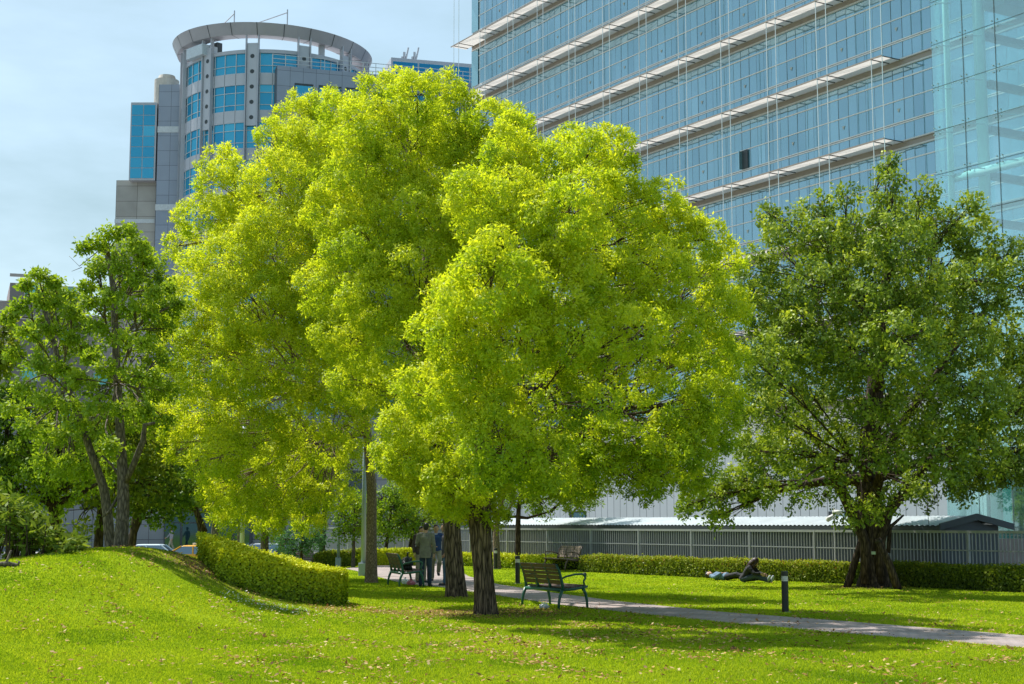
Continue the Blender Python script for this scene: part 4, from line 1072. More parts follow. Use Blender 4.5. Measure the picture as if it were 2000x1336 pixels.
# ------------------------------------------------------------------ round tower and its wings
YT = 150.0
TX = -24.1
grey_panel = joint_mat('grey_wing_panels', (.27, .31, .385), (.10, .11, .13), 1.25, 0, 1.5, .035, .45, .07)
stone_panel = joint_mat('stone_wing_panels', (.36, .345, .32), (.13, .12, .11), 2.1, 0, 1.55, .04, .8, .16)
drum_panel = paint('drum_panel', (.47, .485, .53), .45, .05, .6)
fin_m = paint('fin_metal', (.42, .43, .47), .4, .06, 1.0)
GT = glass_mat('blue_tower_glass', (.002, .19, .38), (.08, .42, .60), (.15, .55, .75), .24)
GD = glass_mat('deep_blue_glass', (.002, .10, .24), (.006, .17, .33), (.10, .45, .65), .22)
light_m = paint('pale_mullion', (.55, .58, .60), .4)
tow = empty('round_office_tower', (TX, YT, -.6), 0, 'round grey office tower with blue window bands, a floating ring roof and grey side wings', 'office tower')
RT = 9.1
def arc_band(z0, z1, r, a0=-180, a1=180, n=48):
    V = []
    for i in range(n):
        a = R(a0 + (a1 - a0) * i / n); b = R(a0 + (a1 - a0) * (i + 1) / n)
        V += [(r * math.sin(a), -r * math.cos(a), z0), (r * math.sin(b), -r * math.cos(b), z0), (r * math.sin(b), -r * math.cos(b), z1), (r * math.sin(a), -r * math.cos(a), z1)]
    return V
def ring_box(mb, r0, r1, z0, z1, n=96):
    for i in range(n):
        a = 2 * PI * i / n; b = 2 * PI * (i + 1) / n
        q = lambda r, t, z: (r * math.sin(t), -r * math.cos(t), z)
        mb.quad(q(r1, a, z0), q(r1, b, z0), q(r1, b, z1), q(r1, a, z1))
        mb.quad(q(r0, a, z1), q(r1, a, z1), q(r1, b, z1), q(r0, b, z1))
        mb.quad(q(r0, b, z0), q(r1, b, z0), q(r1, a, z0), q(r0, a, z0))
ZTOP = 47.05
bands = [(ZTOP - 1.95, ZTOP)]
z = ZTOP - 1.95 - 1.15
while z > 2:
    bands.append((z - 2.5, z)); z -= 3.7
for bi, (z0, z1) in enumerate(bands):
    rows = [(z0, z0 + .75), (z0 + .75, z1)] if bi == 0 else [(z0, z0 + .55), (z0 + .55, z0 + 1.75), (z0 + 1.75, z1)]
    V = []; T = []
    for a_, b_ in rows:
        vv = arc_band(a_, b_, RT - .05); V += vv
        T += [float(np.clip(.42 + RNG.normal(0, .2) + (.45 if RNG.random() < .10 and bi else 0), 0, 1)) for _ in range(48)]
    np_mesh('window_band', np.array(V), 4, GT, tow, np.array(T))
    mb = MB()
    for a_, b_ in rows: ring_box(mb, RT - .04, RT + .0, a_ - .03, a_ + .03)
    for i in range(48):
        t = R(i * 7.5); c = Vector((RT * math.sin(t), -RT * math.cos(t), (z0 + z1) / 2)) * 1
        ra = Vector((math.sin(t), -math.cos(t), 0)); ta = Vector((math.cos(t), math.sin(t), 0))
        mb.obox((RT * math.sin(t), -RT * math.cos(t), (z0 + z1) / 2), ta * .03, ra * .035, Vector((0, 0, (z1 - z0) / 2)))
    mb.build('mullion', light_m, tow)
    zl = bands[bi + 1][1] if bi + 1 < len(bands) else -1
    mb = MB(); ring_box(mb, RT - .3, RT + .05, zl, z0 - .001); sp_ = mb.build('spandrel', drum_panel, tow)
    mb = MB()
    for i in range(48):
        t = R(i * 7.5); ra = Vector((math.sin(t), -math.cos(t), 0)); ta = Vector((math.cos(t), math.sin(t), 0))
        mb.obox(((RT + .05) * math.sin(t), -(RT + .05) * math.cos(t), (zl + z0) / 2), ta * .018, ra * .006, Vector((0, 0, (z0 - zl) / 2 - .02)))
    mb.build('seam', dark_m, sp_)
mb = MB(); ring_box(mb, RT - .6, RT + .12, ZTOP, ZTOP + .35); mb.tube([(0, 0, ZTOP - .4), (0, 0, ZTOP + .1)], RT - .4, 64); mb.build('parapet', fin_m, tow)
mb = MB(); mb.tube([(0, 0, -1), (0, 0, ZTOP - .3)], RT - .5, 48); mb.build('inner_wall', paint('dim_floor', (.02, .03, .04), .8), tow)
for th in (-66, -35, -4.5, 26, 56, 88, 134, 184, -126):
    t = R(th); ra = Vector((math.sin(t), -math.cos(t), 0)); ta = Vector((math.cos(t), math.sin(t), 0)); up = Vector((0, 0, 1))
    mb = MB(); zb, zt = 39.9, 48.9
    mb.obox(ra * (RT + .12) + up * (zb + zt - .9) / 2, ta * .52, ra * .10, up * ((zt - .9 - zb) / 2)); pl_ = mb.build('pilaster', drum_panel, tow)
    mb = MB()
    for s in (-1, 1): mb.obox(ra * (RT + .22) + ta * (s * .60) + up * 29.3, ta * .05, ra * .20, up * 19.6)
    mb.build('fin', fin_m, pl_)
    mb = MB()
    for k in range(6):
        c = ra * (RT + .228) + up * (zt - 2.2 - k * 1.5)
        if c.z < zb + .3: break
        mb.add([c + ta * .21 * math.cos(q * PI / 8) + up * .21 * math.sin(q * PI / 8) for q in range(16)], [tuple(range(16))])
    mb.build('port_hole', dark_m, pl_)
# floating ring roof, a little tilted
ring_m = paint('ring_fascia', (.34, .335, .36), .4, .06, .5)
prof = [(10.05, 49.8), (9.55, 48.7), (8.0, 48.85), (8.0, 49.6)]
mb = MB(); n = 96
for i in range(n):
    t = 2 * PI * i / n
    for r_, z_ in prof: mb.v.append((r_ * math.sin(t), -r_ * math.cos(t), z_ - r_ * math.sin(t) * .035))
for i in range(n):
    j = (i + 1) % n
    for k in range(4):
        k2 = (k + 1) % 4
        mb.f.append((i * 4 + k, j * 4 + k, j * 4 + k2, i * 4 + k2))
rr = mb.build('ring_roof', ring_m, tow, smooth=False); rr.location = (-.25, 0, 0)
mb = MB()
for i in range(24):
    t = 2 * PI * i / 24; q = lambda r_, z_, a: Vector((r_ * math.sin(a), -r_ * math.cos(a), z_ - r_ * math.sin(a) * .035))
    d = .0035
    for (ra_, za_), (rb_, zb_) in (((10.07, 49.8), (9.57, 48.7)), ((9.55, 48.68), (8.0, 48.83))):
        mb.quad(q(ra_, za_, t - d), q(ra_, za_, t + d), q(rb_, zb_, t + d), q(rb_, zb_, t - d))
mb.build('seam', dark_m, rr)
for a, b, c, h in (((-3.9, -8.6), (-2.6, -9.0), 51.3, 1.4), ((-.6, -9.2), (2.5, -9.0), 51.4, 1.5)):
    mb = MB(); mb.tube([(b[0], b[1], 49.5), (b[0], b[1], c)], .06, 6); mb.tube([(a[0], a[1], c - h), (b[0], b[1], c - .3)], .05, 6); mb.tube([(a[0], a[1], c - h), (b[0], b[1], c - h)], .06, 6); mb.build('cleaning_davit', fin_m, tow)
for th in (40, 66, 100, 150, -150, -100):
    t = R(th); mb = MB(); mb.obox((8.6 * math.sin(t), -8.6 * math.cos(t), 48.2), (.28, 0, 0), (0, .28, 0), (0, 0, 1.1)); mb.build('ring_post', fin_m, tow)
t = R(-44); mb = MB(); ra = Vector((math.sin(t), -math.cos(t), 0)); ta = Vector((math.cos(t), math.sin(t), 0))
mb.obox(ra * 8.9 + Vector((0, 0, 47.85)), ta * 1.35, ra * .9, Vector((0, 0, .55))); mb.build('plant_box', paint('pale_plant_box', (.50, .56, .60), .4), tow, bevel=.05)
mb = MB(); mb.obox(ra * 7.6 + Vector((0, 0, 48.2)), ta * 1.1, ra * .3, Vector((0, 0, .8))); mb.build('plant_room', dark_m, tow)
# wings: local helper, boxes turned with the street
def wing(name, x0, w, y, d, z0, z1, mat, rz=0.0):
    mb = MB(); mb.box(0, w, 0, d, z0, z1); o = mb.build(name, mat, tow); o.location = (x0, y, 0); o.rotation_euler = (0, 0, rz); return o
def tx(u, Y): return (u - 1000) / FPX * 1.0 * Y / (CT - 0 * ST) * 1.0 - TX
def txv(u, v, Y): return at(u, v, Y).x - TX
def tzv(v, Y): return zat(v, Y) + .6
RZ = math.atan2(1, 3.2)
wb = wing('terrace_wing', txv(541, 130, 139.6), 36, -10.4, 16, -1, tzv(128, 139.6), grey_panel, RZ)
def sub(parent, name, mat, fn, **kw):
    mb = MB(); fn(mb); return mb.build(name, mat, parent, **kw)
zt = tzv(128, 139.6)
cols = [(1.7, 3.5), (4.0, 6.2), (6.6, 8.6), (10.4, 12.4), (13, 15), (16, 18), (19, 21), (23, 25), (26, 28), (29, 31)]
for fl in range(0, 11):
    zb = zt - 1.55 - fl * 3.7
    for (a, b) in cols:
        w_ = sub(wb, 'window', dark_m, lambda mb: mb.box(a, b, -.03, -.004, zb - 1.9, zb))
        np_mesh('pane', np.array([(a + .08, -.04, zb - 1.85), (b - .08, -.04, zb - 1.85), (b - .08, -.04, zb - .22), (a + .08, -.04, zb - .22)]), 4, GT, w_, np.array([float(np.clip(RNG.normal(.35, .15), 0, 1))]))
def rail(mb):
    for i in range(19): mb.tube([(-.4 + i * 1.25, .25, zt), (-.4 + i * 1.25, .25, zt + 1.15)], .035, 6)
    for h in (.35, .75, 1.15): mb.tube([(-.4, .25, zt + h), (22.1, .25, zt + h)], .035, 6)
sub(wb, 'railing', light_m, rail)
zb2 = tzv(112, 152)
bx = wing('penthouse', txv(764, 112, 152), 15, 2, 9, zt - 6, zb2, fin_m, RZ * .9)
for i in range(5):
    o = sub(bx, 'window', light_m, lambda mb: mb.box(.15 + i * 2.75, 2.85 + i * 2.75, -.03, -.004, zb2 - 3.4, zb2 - .35))
    np_mesh('pane', np.array([(.2 + i * 2.75 + a, -.05, b) for a, b in ((0, zb2 - 3.35), (2.6, zb2 - 3.35), (2.6, zb2 - .4), (0, zb2 - .4))]), 4, GD, o, np.array([.3 + .1 * i]))
for u in (786, 806):
    c = Vector((txv(u, 100, 155), 5, zb2)); mb = MB()
    mb.obox(c + Vector((0, 0, .5)), (.12, 0, 0), (0, .12, 0), (0, 0, .5)); mb.obox(c + Vector((.2, 0, .75)), (.12, 0, 0), (0, .12, 0), (0, 0, .75)); mb.tube([c + Vector((.3, 0, .4)), c + Vector((.55, 0, 1.6)), c + Vector((.62, 0, 2.0))], .09, 6); mb.build('roof_gear', fin_m, tow)
ws = wing('slab_wing', txv(304, 400, 147), txv(348, 400, 147) - txv(304, 400, 147), -3, 10, -1, tzv(165, 147), grey_panel)
for v in (252, 404, 560):
    mb = MB(); wq = txv(348, 400, 147) - txv(304, 400, 147); mb.box(-.02, wq, -.05, -.004, tzv(v + 7, 147), tzv(v - 5, 147)); mb.build('pale_band', light_m, ws)
mb = MB(); c = Vector((txv(326, 160, 152), 2, 0)); mb.tube([c + Vector((0, 0, tzv(230, 152))), c + Vector((0, 0, tzv(158, 152)))], 1.25, 24); mb.tube([c + Vector((0, 0, tzv(158, 152))), c + Vector((0, 0, tzv(149, 152)))], [1.0, .8], 24)
mb.build('vent_drum', paint('vent_cream', (.5, .46, .40), .6, .15, 2), tow)
wg = wing('glass_wing', txv(253, 300, 147), txv(304, 300, 147) - txv(253, 300, 147), -3, 9, tzv(352, 147), tzv(200, 147), fin_m)
gw = txv(304, 300, 147) - txv(253, 300, 147); g0, g1 = tzv(348, 147), tzv(204, 147)
V = []; T = []
for i in range(2):
    for j in range(7):
        a = .12 + i * (gw - .2) / 2; b = a + (gw - .2) / 2 - .08; c0_ = g0 + j * (g1 - g0) / 7; c1_ = c0_ + (g1 - g0) / 7 - .07
        V += [(a, -.03, c0_), (b, -.03, c0_), (b, -.03, c1_), (a, -.03, c1_)]; T.append(.95 if (i == 1 and j == 4) else float(np.clip(RNG.normal(.35, .12), 0, .7)))
np_mesh('window_band', np.array(V), 4, GT, wg, np.array(T))
wc = wing('stone_wing', txv(226, 400, 148), txv(304, 400, 148) - txv(226, 400, 148) - .02, -2, 10, -1, tzv(352, 148), stone_panel)
wcw = txv(304, 400, 148) - txv(226, 400, 148)
for v in (432, 520):
    mb = MB(); mb.box(-.05, wcw - .04, -.06, -.004, tzv(v + 4, 148), tzv(v - 4, 148)); mb.build('pale_band', light_m, wc)
# podium
GP = glass_mat('podium_glass', (.012, .016, .02), (.03, .04, .045), (.4, .5, .55), .12)
pod = wing('podium', -42, 66, -37, 20, -1, 9.5, joint_mat('podium_panels', (.20, .21, .225), (.07, .07, .08), 1.4, 0, 1.1, .04, .5, .1))
for i in range(16):
    a = 3 + i * 3.9
    if 37 < a + 42 - 42 < 38: continue
    o = sub(pod, 'window', dark_m, lambda mb: mb.box(a, a + 2.2, -.04, -.004, 3.4, 6.2))
    np_mesh('pane', np.array([(a + .1, -.05, 3.5), (a + 2.1, -.05, 3.5), (a + 2.1, -.05, 6.1), (a + .1, -.05, 6.1)]), 4, GP, o, np.array([.2]))
ex = at(322, 1030, 113).x - TX + 42
o = sub(pod, 'entrance', dark_m, lambda mb: mb.box(ex, ex + 6.5, -.30, -.06, .25, 3.3))
V = []; T = []
for i in range(5):
    V += [(ex + .1 + i * 1.28, -.32, .3), (ex + 1.2 + i * 1.28, -.32, .3), (ex + 1.2 + i * 1.28, -.32, 2.3), (ex + .1 + i * 1.28, -.32, 2.3), (ex + .1 + i * 1.28, -.32, 2.4), (ex + 1.2 + i * 1.28, -.32, 2.4), (ex + 1.2 + i * 1.28, -.32, 3.2), (ex + .1 + i * 1.28, -.32, 3.2)]; T += [.2, .1]
np_mesh('door_pane', np.array(V), 4, glass_mat('door_glass', (.01, .03, .035), (.03, .07, .075), (.4, .6, .6), .1), o, np.array(T))

# ------------------------------------------------------------------ pinkish apartment block far left
pink = joint_mat('mauve_tiles', (.36, .31, .30), (.22, .19, .19), 1.2, 1.2, .9, .03, .8, .12)
pink2 = paint('mauve_trim', (.42, .37, .355), .8, .08, .5)
YA = 124
ap = empty('apartment_block', (at(14, 700, YA).x, YA, -.8), R(20), 'stepped mauve apartment block with turquoise panes behind the slender trees', 'apartment block')
def az(v): return zat(v, YA) + .8
mb = MB(); mb.box(0, 3.4, 0, 9, -1, az(552)); mb.build('wall', pink, ap)
mb = MB(); mb.box(3.4, 6.2, 1.2, 9, -1, az(560)); mb.build('wall', pink, ap)
mb = MB(); mb.box(6.2, 9.5, 2.2, 9, -1, az(602)); mb.build('wall', pink, ap)
mb = MB(); mb.box(-7, 0, .8, 9, -1, az(585)); mb.build('wall', pink, ap)
mb = MB(); mb.box(3.0, 4.6, 3, 4.5, az(560), az(545)); mb.tube([(4.0, 2, az(560)), (4.0, 2, az(538))], .12, 8); mb.build('roof_tank', concrete, ap)
teal = glass_mat('turquoise_glass', (.05, .30, .30), (.12, .45, .44), (.4, .7, .7), .15)
for k in range(7):
    zz = az(575) - k * 3.55
    mb = MB(); mb.box(-.05, 3.45, -.14, -.004, zz + 1.5, zz + 1.75); mb.build('ledge', pink2, ap)
    for (a, b, yy) in ((1.2, 2.4, 0), (4.1, 5.4, 1.2), (7.1, 8.5, 2.2), (-3.0, -1.5, .8), (-6.0, -4.2, .8)):
        if (yy == 2.2 and k < 2) or (yy == .8 and k < 1): continue
        mb = MB(); mb.box(a - .1, b + .1, yy - .06, yy - .005, zz - .1, zz + 1.1); fr = mb.build('window', dark_m if yy == .8 else pink2, ap)
        np_mesh('pane', np.array([(a, yy - .075, zz), (b, yy - .075, zz), (b, yy - .075, zz + 1.0), (a, yy - .075, zz + 1.0)]), 4, teal, fr, np.array([.5]))

# ------------------------------------------------------------------ fence and shed
F0 = H0 + AY * 1.28 
fence_m = paint('fence_paint', (.29, .30, .31), .45, .1, 3.0)
post_m = paint('fence_post_paint', (.34, .35, .37), .4, .1, 3.0)
fr_ = empty('railing_fence', F0, AZR, 'long grey steel fence of thin upright bars behind the clipped hedges', 'fence')
s0, s1, st = -36.0, 21.0, 3.0
ns = int((s1 - s0) / st)
ZT_, ZB_ = 1.50, .50
mb = MB(); mb.box(s0, s1, -.03, .03, ZT_ - .045, ZT_ + .025); mb.build('top_rail', fence_m, fr_)
mb = MB(); mb.box(s0, s1, -.018, .018, .98, 1.012); mb.build('middle_rail', fence_m, fr_)
mb = MB(); mb.box(s0, s1, -.02, .02, .42, .46); mb.build('bottom_rail', fence_m, fr_)
for i in range(ns + 1):
    x = s0 + i * st
    mb = MB(); mb.box(x - .022, x + .022, -.035, .035, -.35, ZT_ + .02); mb.build('post', post_m, fr_)
    if i == ns: break
    mb = MB(); k = 1
    while k * .127 < st - .05:
        a = x + k * .127; mb.box(a - .009, a + .009, -.014, .014, .2, ZT_ - .045); k += 1
    mb.build('bar_panel', fence_m, fr_)
shed = empty('shed', F0 + AY * 1.15, AZR, 'long low shed with pale corrugated roof just behind the fence', 'shed')
sheet_m = paint('roof_sheet', (.55, .60, .62), .4, .12, 1.2, .25)
sw = paint('shed_wall', (.065, .08, .095), .7, .12, 1.0)
sL, sR, hw, ev, rg = -19.3, 7.0, 1.4, 1.66, 1.93
mb = MB(); mb.box(sL + .2, sR - .25, .2, 2 * hw - .2, -1, ev + .02); mb.build('wall', sw, shed)
mb = MB()
def roof_rows(mb, y0, z0, y1, z1):
    nn = int((sR - sL) / .05); b = len(mb.v)
    for i in range(nn + 1):
        x = sL + (sR - sL) * i / nn; dz = .018 * math.sin(i * PI / 2)
        mb.v += [(x, y0, z0 + dz), (x, y1, z1 + dz)]
    for i in range(nn): mb.f.append((b + 2 * i, b + 2 * i + 2, b + 2 * i + 3, b + 2 * i + 1))
roof_rows(mb, -.1, ev, hw, rg); roof_rows(mb, hw, rg, 2 * hw + .1, ev)
rf = mb.build('roof', sheet_m, shed)
mb = MB(); mb.box(sL, sR, -.12, -.02, ev - .16, ev - .03); mb.build('gutter', dark_m, rf)
mb = MB()
for s in (0, 1):
    ya, yb = (-.12, hw) if s == 0 else (2 * hw + .12, hw)
    mb.add([(sR + .0, ya, ev - .13), (sR + .06, ya, ev - .13), (sR + .06, yb, rg - .12), (sR, yb, rg - .12), (sR, ya, ev + .05), (sR + .06, ya, ev + .05), (sR + .06, yb, rg + .07), (sR, yb, rg + .07)],
           [(3, 2, 1, 0), (4, 5, 6, 7), (0, 1, 5, 4), (1, 2, 6, 5), (2, 3, 7, 6), (3, 0, 4, 7)])
mb.build('barge_board', sw, rf)
mb = MB(); mb.add([(sR - .2, .2, ev - .2), (sR - .2, 2 * hw - .2, ev - .2), (sR - .2, hw, rg - .05)], [(0, 1, 2)]); mb.build('gable', sw, shed)
# lower dark screen that closes the view through the fence right of the shed
scr = empty('screen_wall', F0 + AX * -36 + AY * 5.6, AZR, 'plain dark grey screen wall seen between the fence bars', 'wall')
mb = MB(); mb.box(0, 52, 0, .2, -1.2, 1.25); mb.build('wall', sw, scr)
# ------------------------------------------------------------------ benches
green_m = paint('green_cast_iron', (.012, .085, .06), .4, .15, 8.0, .0, .2, 60)
slat_m = paint('brown_slat', (.085, .042, .026), .55, .35, 9.0, .0, .2, 50)
old_slat = paint('weathered_slat', (.16, .12, .085), .8, .3, 9.0)
def make_bench(label, slat, iron, LN=1.55):
    t = empty('park_bench', (0, 0, 0), 0, label, 'bench')
    h = LN / 2
    mb = MB()
    for y, z in ((.02, .43), (.12, .425), (.22, .42), (.32, .425), (.42, .435), (.50, .455)): mb.obox((0, y, z), (h - .03, 0, 0), (0, .038, 0), (0, 0, .016))
    mb.build('seat', slat, t, bevel=.008)
    mb = MB()
    for y, z, hh_ in ((-.05, .53, .045), (-.085, .625, .045), (-.11, .71, .034), (-.135, .785, .03), (-.175, .86, .04)):
        mb.obox((0, y, z), (h - .03, 0, 0), Vector((0, .014, .003)), Vector((0, -.1, .3)).normalized() * hh_)
    mb.build('backrest', slat, t, bevel=.006)
    mb = MB(); mb.tube([(-h, -.045, .37), (h, -.045, .37)], .035, 10); mb.build('rear_rail', iron, t, smooth=True)
    for x in (-h, -h / 3, h / 3, h):
        mb = MB()
        mb.tube([(x, -.03, .36), (x, -.045, .50), (x, -.085, .66), (x, -.12, .77), (x, -.185, .885)], [.036, .032, .028, .026, .022], 8)
        mb.tube([(x, -.03, .38), (x, .2, .385), (x, .52, .43), (x, .55, .445)], [.03, .028, .026, .02], 8)
        mb.build('frame', iron, t, smooth=True)
    for x in (-h, h):
        mb = MB(); mb.tube([(x, -.05, .37), (x, -.10, .24), (x, -.125, .12), (x, -.13, -.02)], [.038, .032, .028, .027], 8); mb.build('leg', iron, t, smooth=True)
        mb = MB(); mb.tube([(x, .44, .40), (x, .50, .30), (x, .535, .15), (x, .545, -.02)], [.038, .032, .028, .027], 8); mb.build('leg', iron, t, smooth=True)
        mb = MB(); mb.tube([(x, -.075, .60), (x, .05, .645), (x, .25, .685), (x, .42, .69), (x, .49, .66), (x, .50, .60), (x, .46, .55), (x, .47, .47)], [.02, .02, .021, .022, .025, .024, .02, .02], 8); mb.build('armrest', iron, t, smooth=True)
    return t
def put(o, x, y, rz, z=None):
    o.location = (x, y, tz(x, y) if z is None else z); o.rotation_euler = (0, 0, rz); return o
bench = make_bench('dark green iron bench with brown slats, alone beside the path right of the darkest trunk', slat_m, green_m)
bc = (gp(1027, 1181) + gp(1090, 1191)) / 2
put(bench, bc.x + AY.x * .1, bc.y + AY.y * .1, R(-62))
b2 = copy_tree(bench); b2['label'] = 'dark green iron bench with a black bag on it, beside the standing men'
q2 = gp(774, 1145); put(b2, q2.x + .05, q2.y, R(-74))
b3 = make_bench('weathered brown bench in front of the clipped hedge near the fence', old_slat, paint('brown_iron', (.10, .07, .05), .6))
q3 = gp(1103, 1115); put(b3, q3.x + .1, q3.y + .1, R(118))
b4 = copy_tree(b3); b4['label'] = 'far brown bench half hidden by the blue green bush and the lime hedge'
x4 = at(580, 1000, 64).x; put(b4, x4, 63.4, R(188))
for b in (bench, b2, b3, b4): b['group'] = 'benches along the path'

def blob_bag(label, p, s, mat, name='plastic_bag', knots=2):
    o = empty(name, p, RNG.random() * 6, label, 'bag')
    bm = bmesh.new(); bmesh.ops.create_icosphere(bm, subdivisions=4, radius=1)
    rs = random.Random(int(p.x * 100) + 5); ph = [rs.uniform(0, 6) for _ in range(8)]
    for v in bm.verts:
        c = v.co; k = 1 + .16 * math.sin(5 * c.x + ph[0]) * math.sin(4 * c.y + ph[1]) + .12 * math.sin(9 * c.z + 6 * c.x + ph[2]) + .08 * math.sin(13 * c.y + ph[3])
        v.co = Vector((c.x * k * s[0], c.y * k * s[1], (c.z * k + .85) * s[2]))
    me = bpy.data.meshes.new('sack'); bm.to_mesh(me); bm.free(); me.materials.append(mat); me.polygons.foreach_set('use_smooth', [True] * len(me.polygons)); b = bpy.data.objects.new('sack', me); COL.objects.link(b); b.parent = o
    mb = MB()
    for d in (-1, 1): mb.tube([(d * s[0] * .3, 0, s[2] * 1.7), (d * s[0] * .5, 0, s[2] * 2.4), (d * s[0] * .15, .02, s[2] * 2.5), (0, 0, s[2] * 1.7)], s[0] * .08, 5)
    mb.build('handle', mat, o)
    return o
blob_bag('crumpled clear plastic bag in the grass behind the near green bench', gp(1063, 1189), (.10, .08, .05), paint('clear_plastic', (.55, .58, .60), .2))
blob_bag('pink plastic bag under the bench beside the men', gp(803, 1143), (.13, .10, .07), paint('pink_plastic', (.70, .22, .28), .4))
blob_bag('white plastic bag under the bench, left of the pink one', gp(791, 1141), (.09, .09, .08), paint('white_plastic', (.75, .75, .78), .4))
mbp = Vector((b2.location.x, b2.location.y, tz(b2.location.x, b2.location.y))) + Vector((math.cos(R(-74)), math.sin(R(-74)), 0)) * .25 + Vector((-math.sin(R(-74)), math.cos(R(-74)), 0)) * .2 + Vector((0, 0, .45))
blob_bag('black rucksack standing on the seat of the left bench', mbp, (.17, .14, .19), paint('black_nylon', (.012, .016, .018), .6), 'rucksack')

# ------------------------------------------------------------------ bollard lamps and poles
bol_m = paint('bollard_black', (.012, .014, .014), .4, .2, 8)
lens_m = paint('bollard_lens', (.62, .60, .55), .3, .08, 20)
def bollard(u, v, label):
    p = gp(u, v); o = empty('bollard_lamp', p, 0, label, 'bollard lamp', 'bollard lamps along the path')
    mb = MB(); mb.tube([(0, 0, -.05), (0, 0, .60)], .068, 20); mb.build('post', bol_m, o, smooth=False)
    mb = MB(); mb.tube([(0, 0, .60), (0, 0, .70)], .062, 20)
    mb.build('lens', lens_m, o)
    mb = MB()
    for z in (.632, .662): mb.tube([(0, 0, z), (0, 0, z + .008)], .066, 20)
    mb.build('ring', alu, o)
    mb = MB(); mb.tube([(0, 0, .70), (0, 0, .775), (0, 0, .79)], [.07, .07, .06], 20); mb.build('cap', bol_m, o)
    mb = MB(); mb.tube([(0, 0, -.04), (0, 0, .012)], .12, 16); mb.build('footing', concrete, o)
bollard(1534, 1196, 'black bollard lamp standing alone in the grass below the reclining couple')
bollard(1011, 1140, 'black bollard lamp between the darkest trunk and the near green bench')
bollard(968, 1112, 'black bollard lamp with white lens peeping out behind the darkest trunk')
pole_m = paint('blue_grey_pole', (.27, .33, .40), .4, .08, 3)
def lamp(u, D, r, H, label, name='lamp_post', boxh=.42, pole_m=pole_m):
    x = at(u, 1000, D).x; p = Vector((x, D, tz(x, D))); o = empty(name, p, 0, label, 'lamp post')
    mb = MB(); mb.box(-r * 1.8, r * 1.8, -r * 1.8, r * 1.8, -.05, boxh); mb.build('base', pole_m, o, bevel=.02)
    mb = MB(); mb.tube([(0, 0, boxh), (0, 0, H)], [r, r * .6], 14); mb.build('pole', pole_m, o, smooth=True)
    mb = MB(); mb.tube([(0, 0, H - .1), (.3, 0, H + .15), (.7, 0, H + .2)], r * .5, 8); mb.build('arm', pole_m, o, smooth=True)
    mb = MB(); mb.ell((.85, 0, H + .18), (.3, .14, .07)); mb.build('lamp_head', alu, o, smooth=True)
lamp(711, 50.5, .085, 5.2, 'blue grey lamp post touching the pale brown trunk')
lamp(662, 62.5, .06, 2.4, 'thin blue grey post in front of the shrub border')
lamp(474, 66, .11, 7.0, 'tall pale lamp pole rising behind the lime hedge', pole_m=paint('pale_pole', (.50, .50, .62), .4, .08, 3))
# security cameras on a mast behind the fence
pc = at(1630, 1030, 0.0 + 46.6)
cm = empty('security_camera_mast', Vector((pc.x, pc.y, -.2)), 0, 'thin mast with two white security cameras above the fence', 'camera mast')
zt_ = zat(992, 46.6) + .2
mb = MB(); mb.tube([(0, 0, 0), (0, 0, zt_)], .03, 8); mb.build('mast', alu, cm)
for sx, dz, dr in ((-.12, -.30, (-.20, -.1, -.10)), (.10, -.14, (.24, -.1, -.03))):
    mb = MB(); c = Vector((sx, -.05, zt_ + dz)); mb.tube([c - Vector(dr) * .6, c + Vector(dr) * .6], .075, 12); mb.build('camera', paint('camera_white', (.75, .75, .73), .4), cm, smooth=True)
    mb = MB(); mb.tube([Vector((0, 0, zt_ + dz)), c], .02, 6); mb.build('bracket', alu, cm)
# props and tag of the banyan
for (a, b, lab) in (((1652, 1147), (1690, 1030), 'leaning wooden prop on the fence side left of the banyan trunk'), ((1757, 1151), (1714, 1052), 'leaning wooden prop right of the banyan trunk')):
    g = gp(*a); e = at(*b, g.y); o = empty('tree_prop', g, 0, lab, 'tree prop', 'wooden props of the banyan')
    mb = MB(); mb.tube([Vector((0, 0, -.1)), (e - g) * .5 + Vector((.02, 0, 0)), e - g], [.11, .10, .08], 10); mb.build('stake', M['bark_dark'], o, smooth=True)
    mb = MB(); mb.tube([(e - g) * .93, (e - g) * .97], .10, 10); mb.build('binding', paint('rope', (.03, .025, .018), .9), o)
tp = at(1706, 1080, DB - .50)
o = empty('tree_tag', tp, 0, 'small pale green tag tied to the banyan trunk', 'tag')
mb = MB(); mb.box(-.055, .055, -.012, 0, -.04, .04); mb.build('plate', paint('tag_green', (.42, .52, .38), .5), o)
mb = MB(); mb.tube([(0, -.006, .04), (0, .03, .28)], .006, 5); mb.build('cord', M['bark_dark'], o)
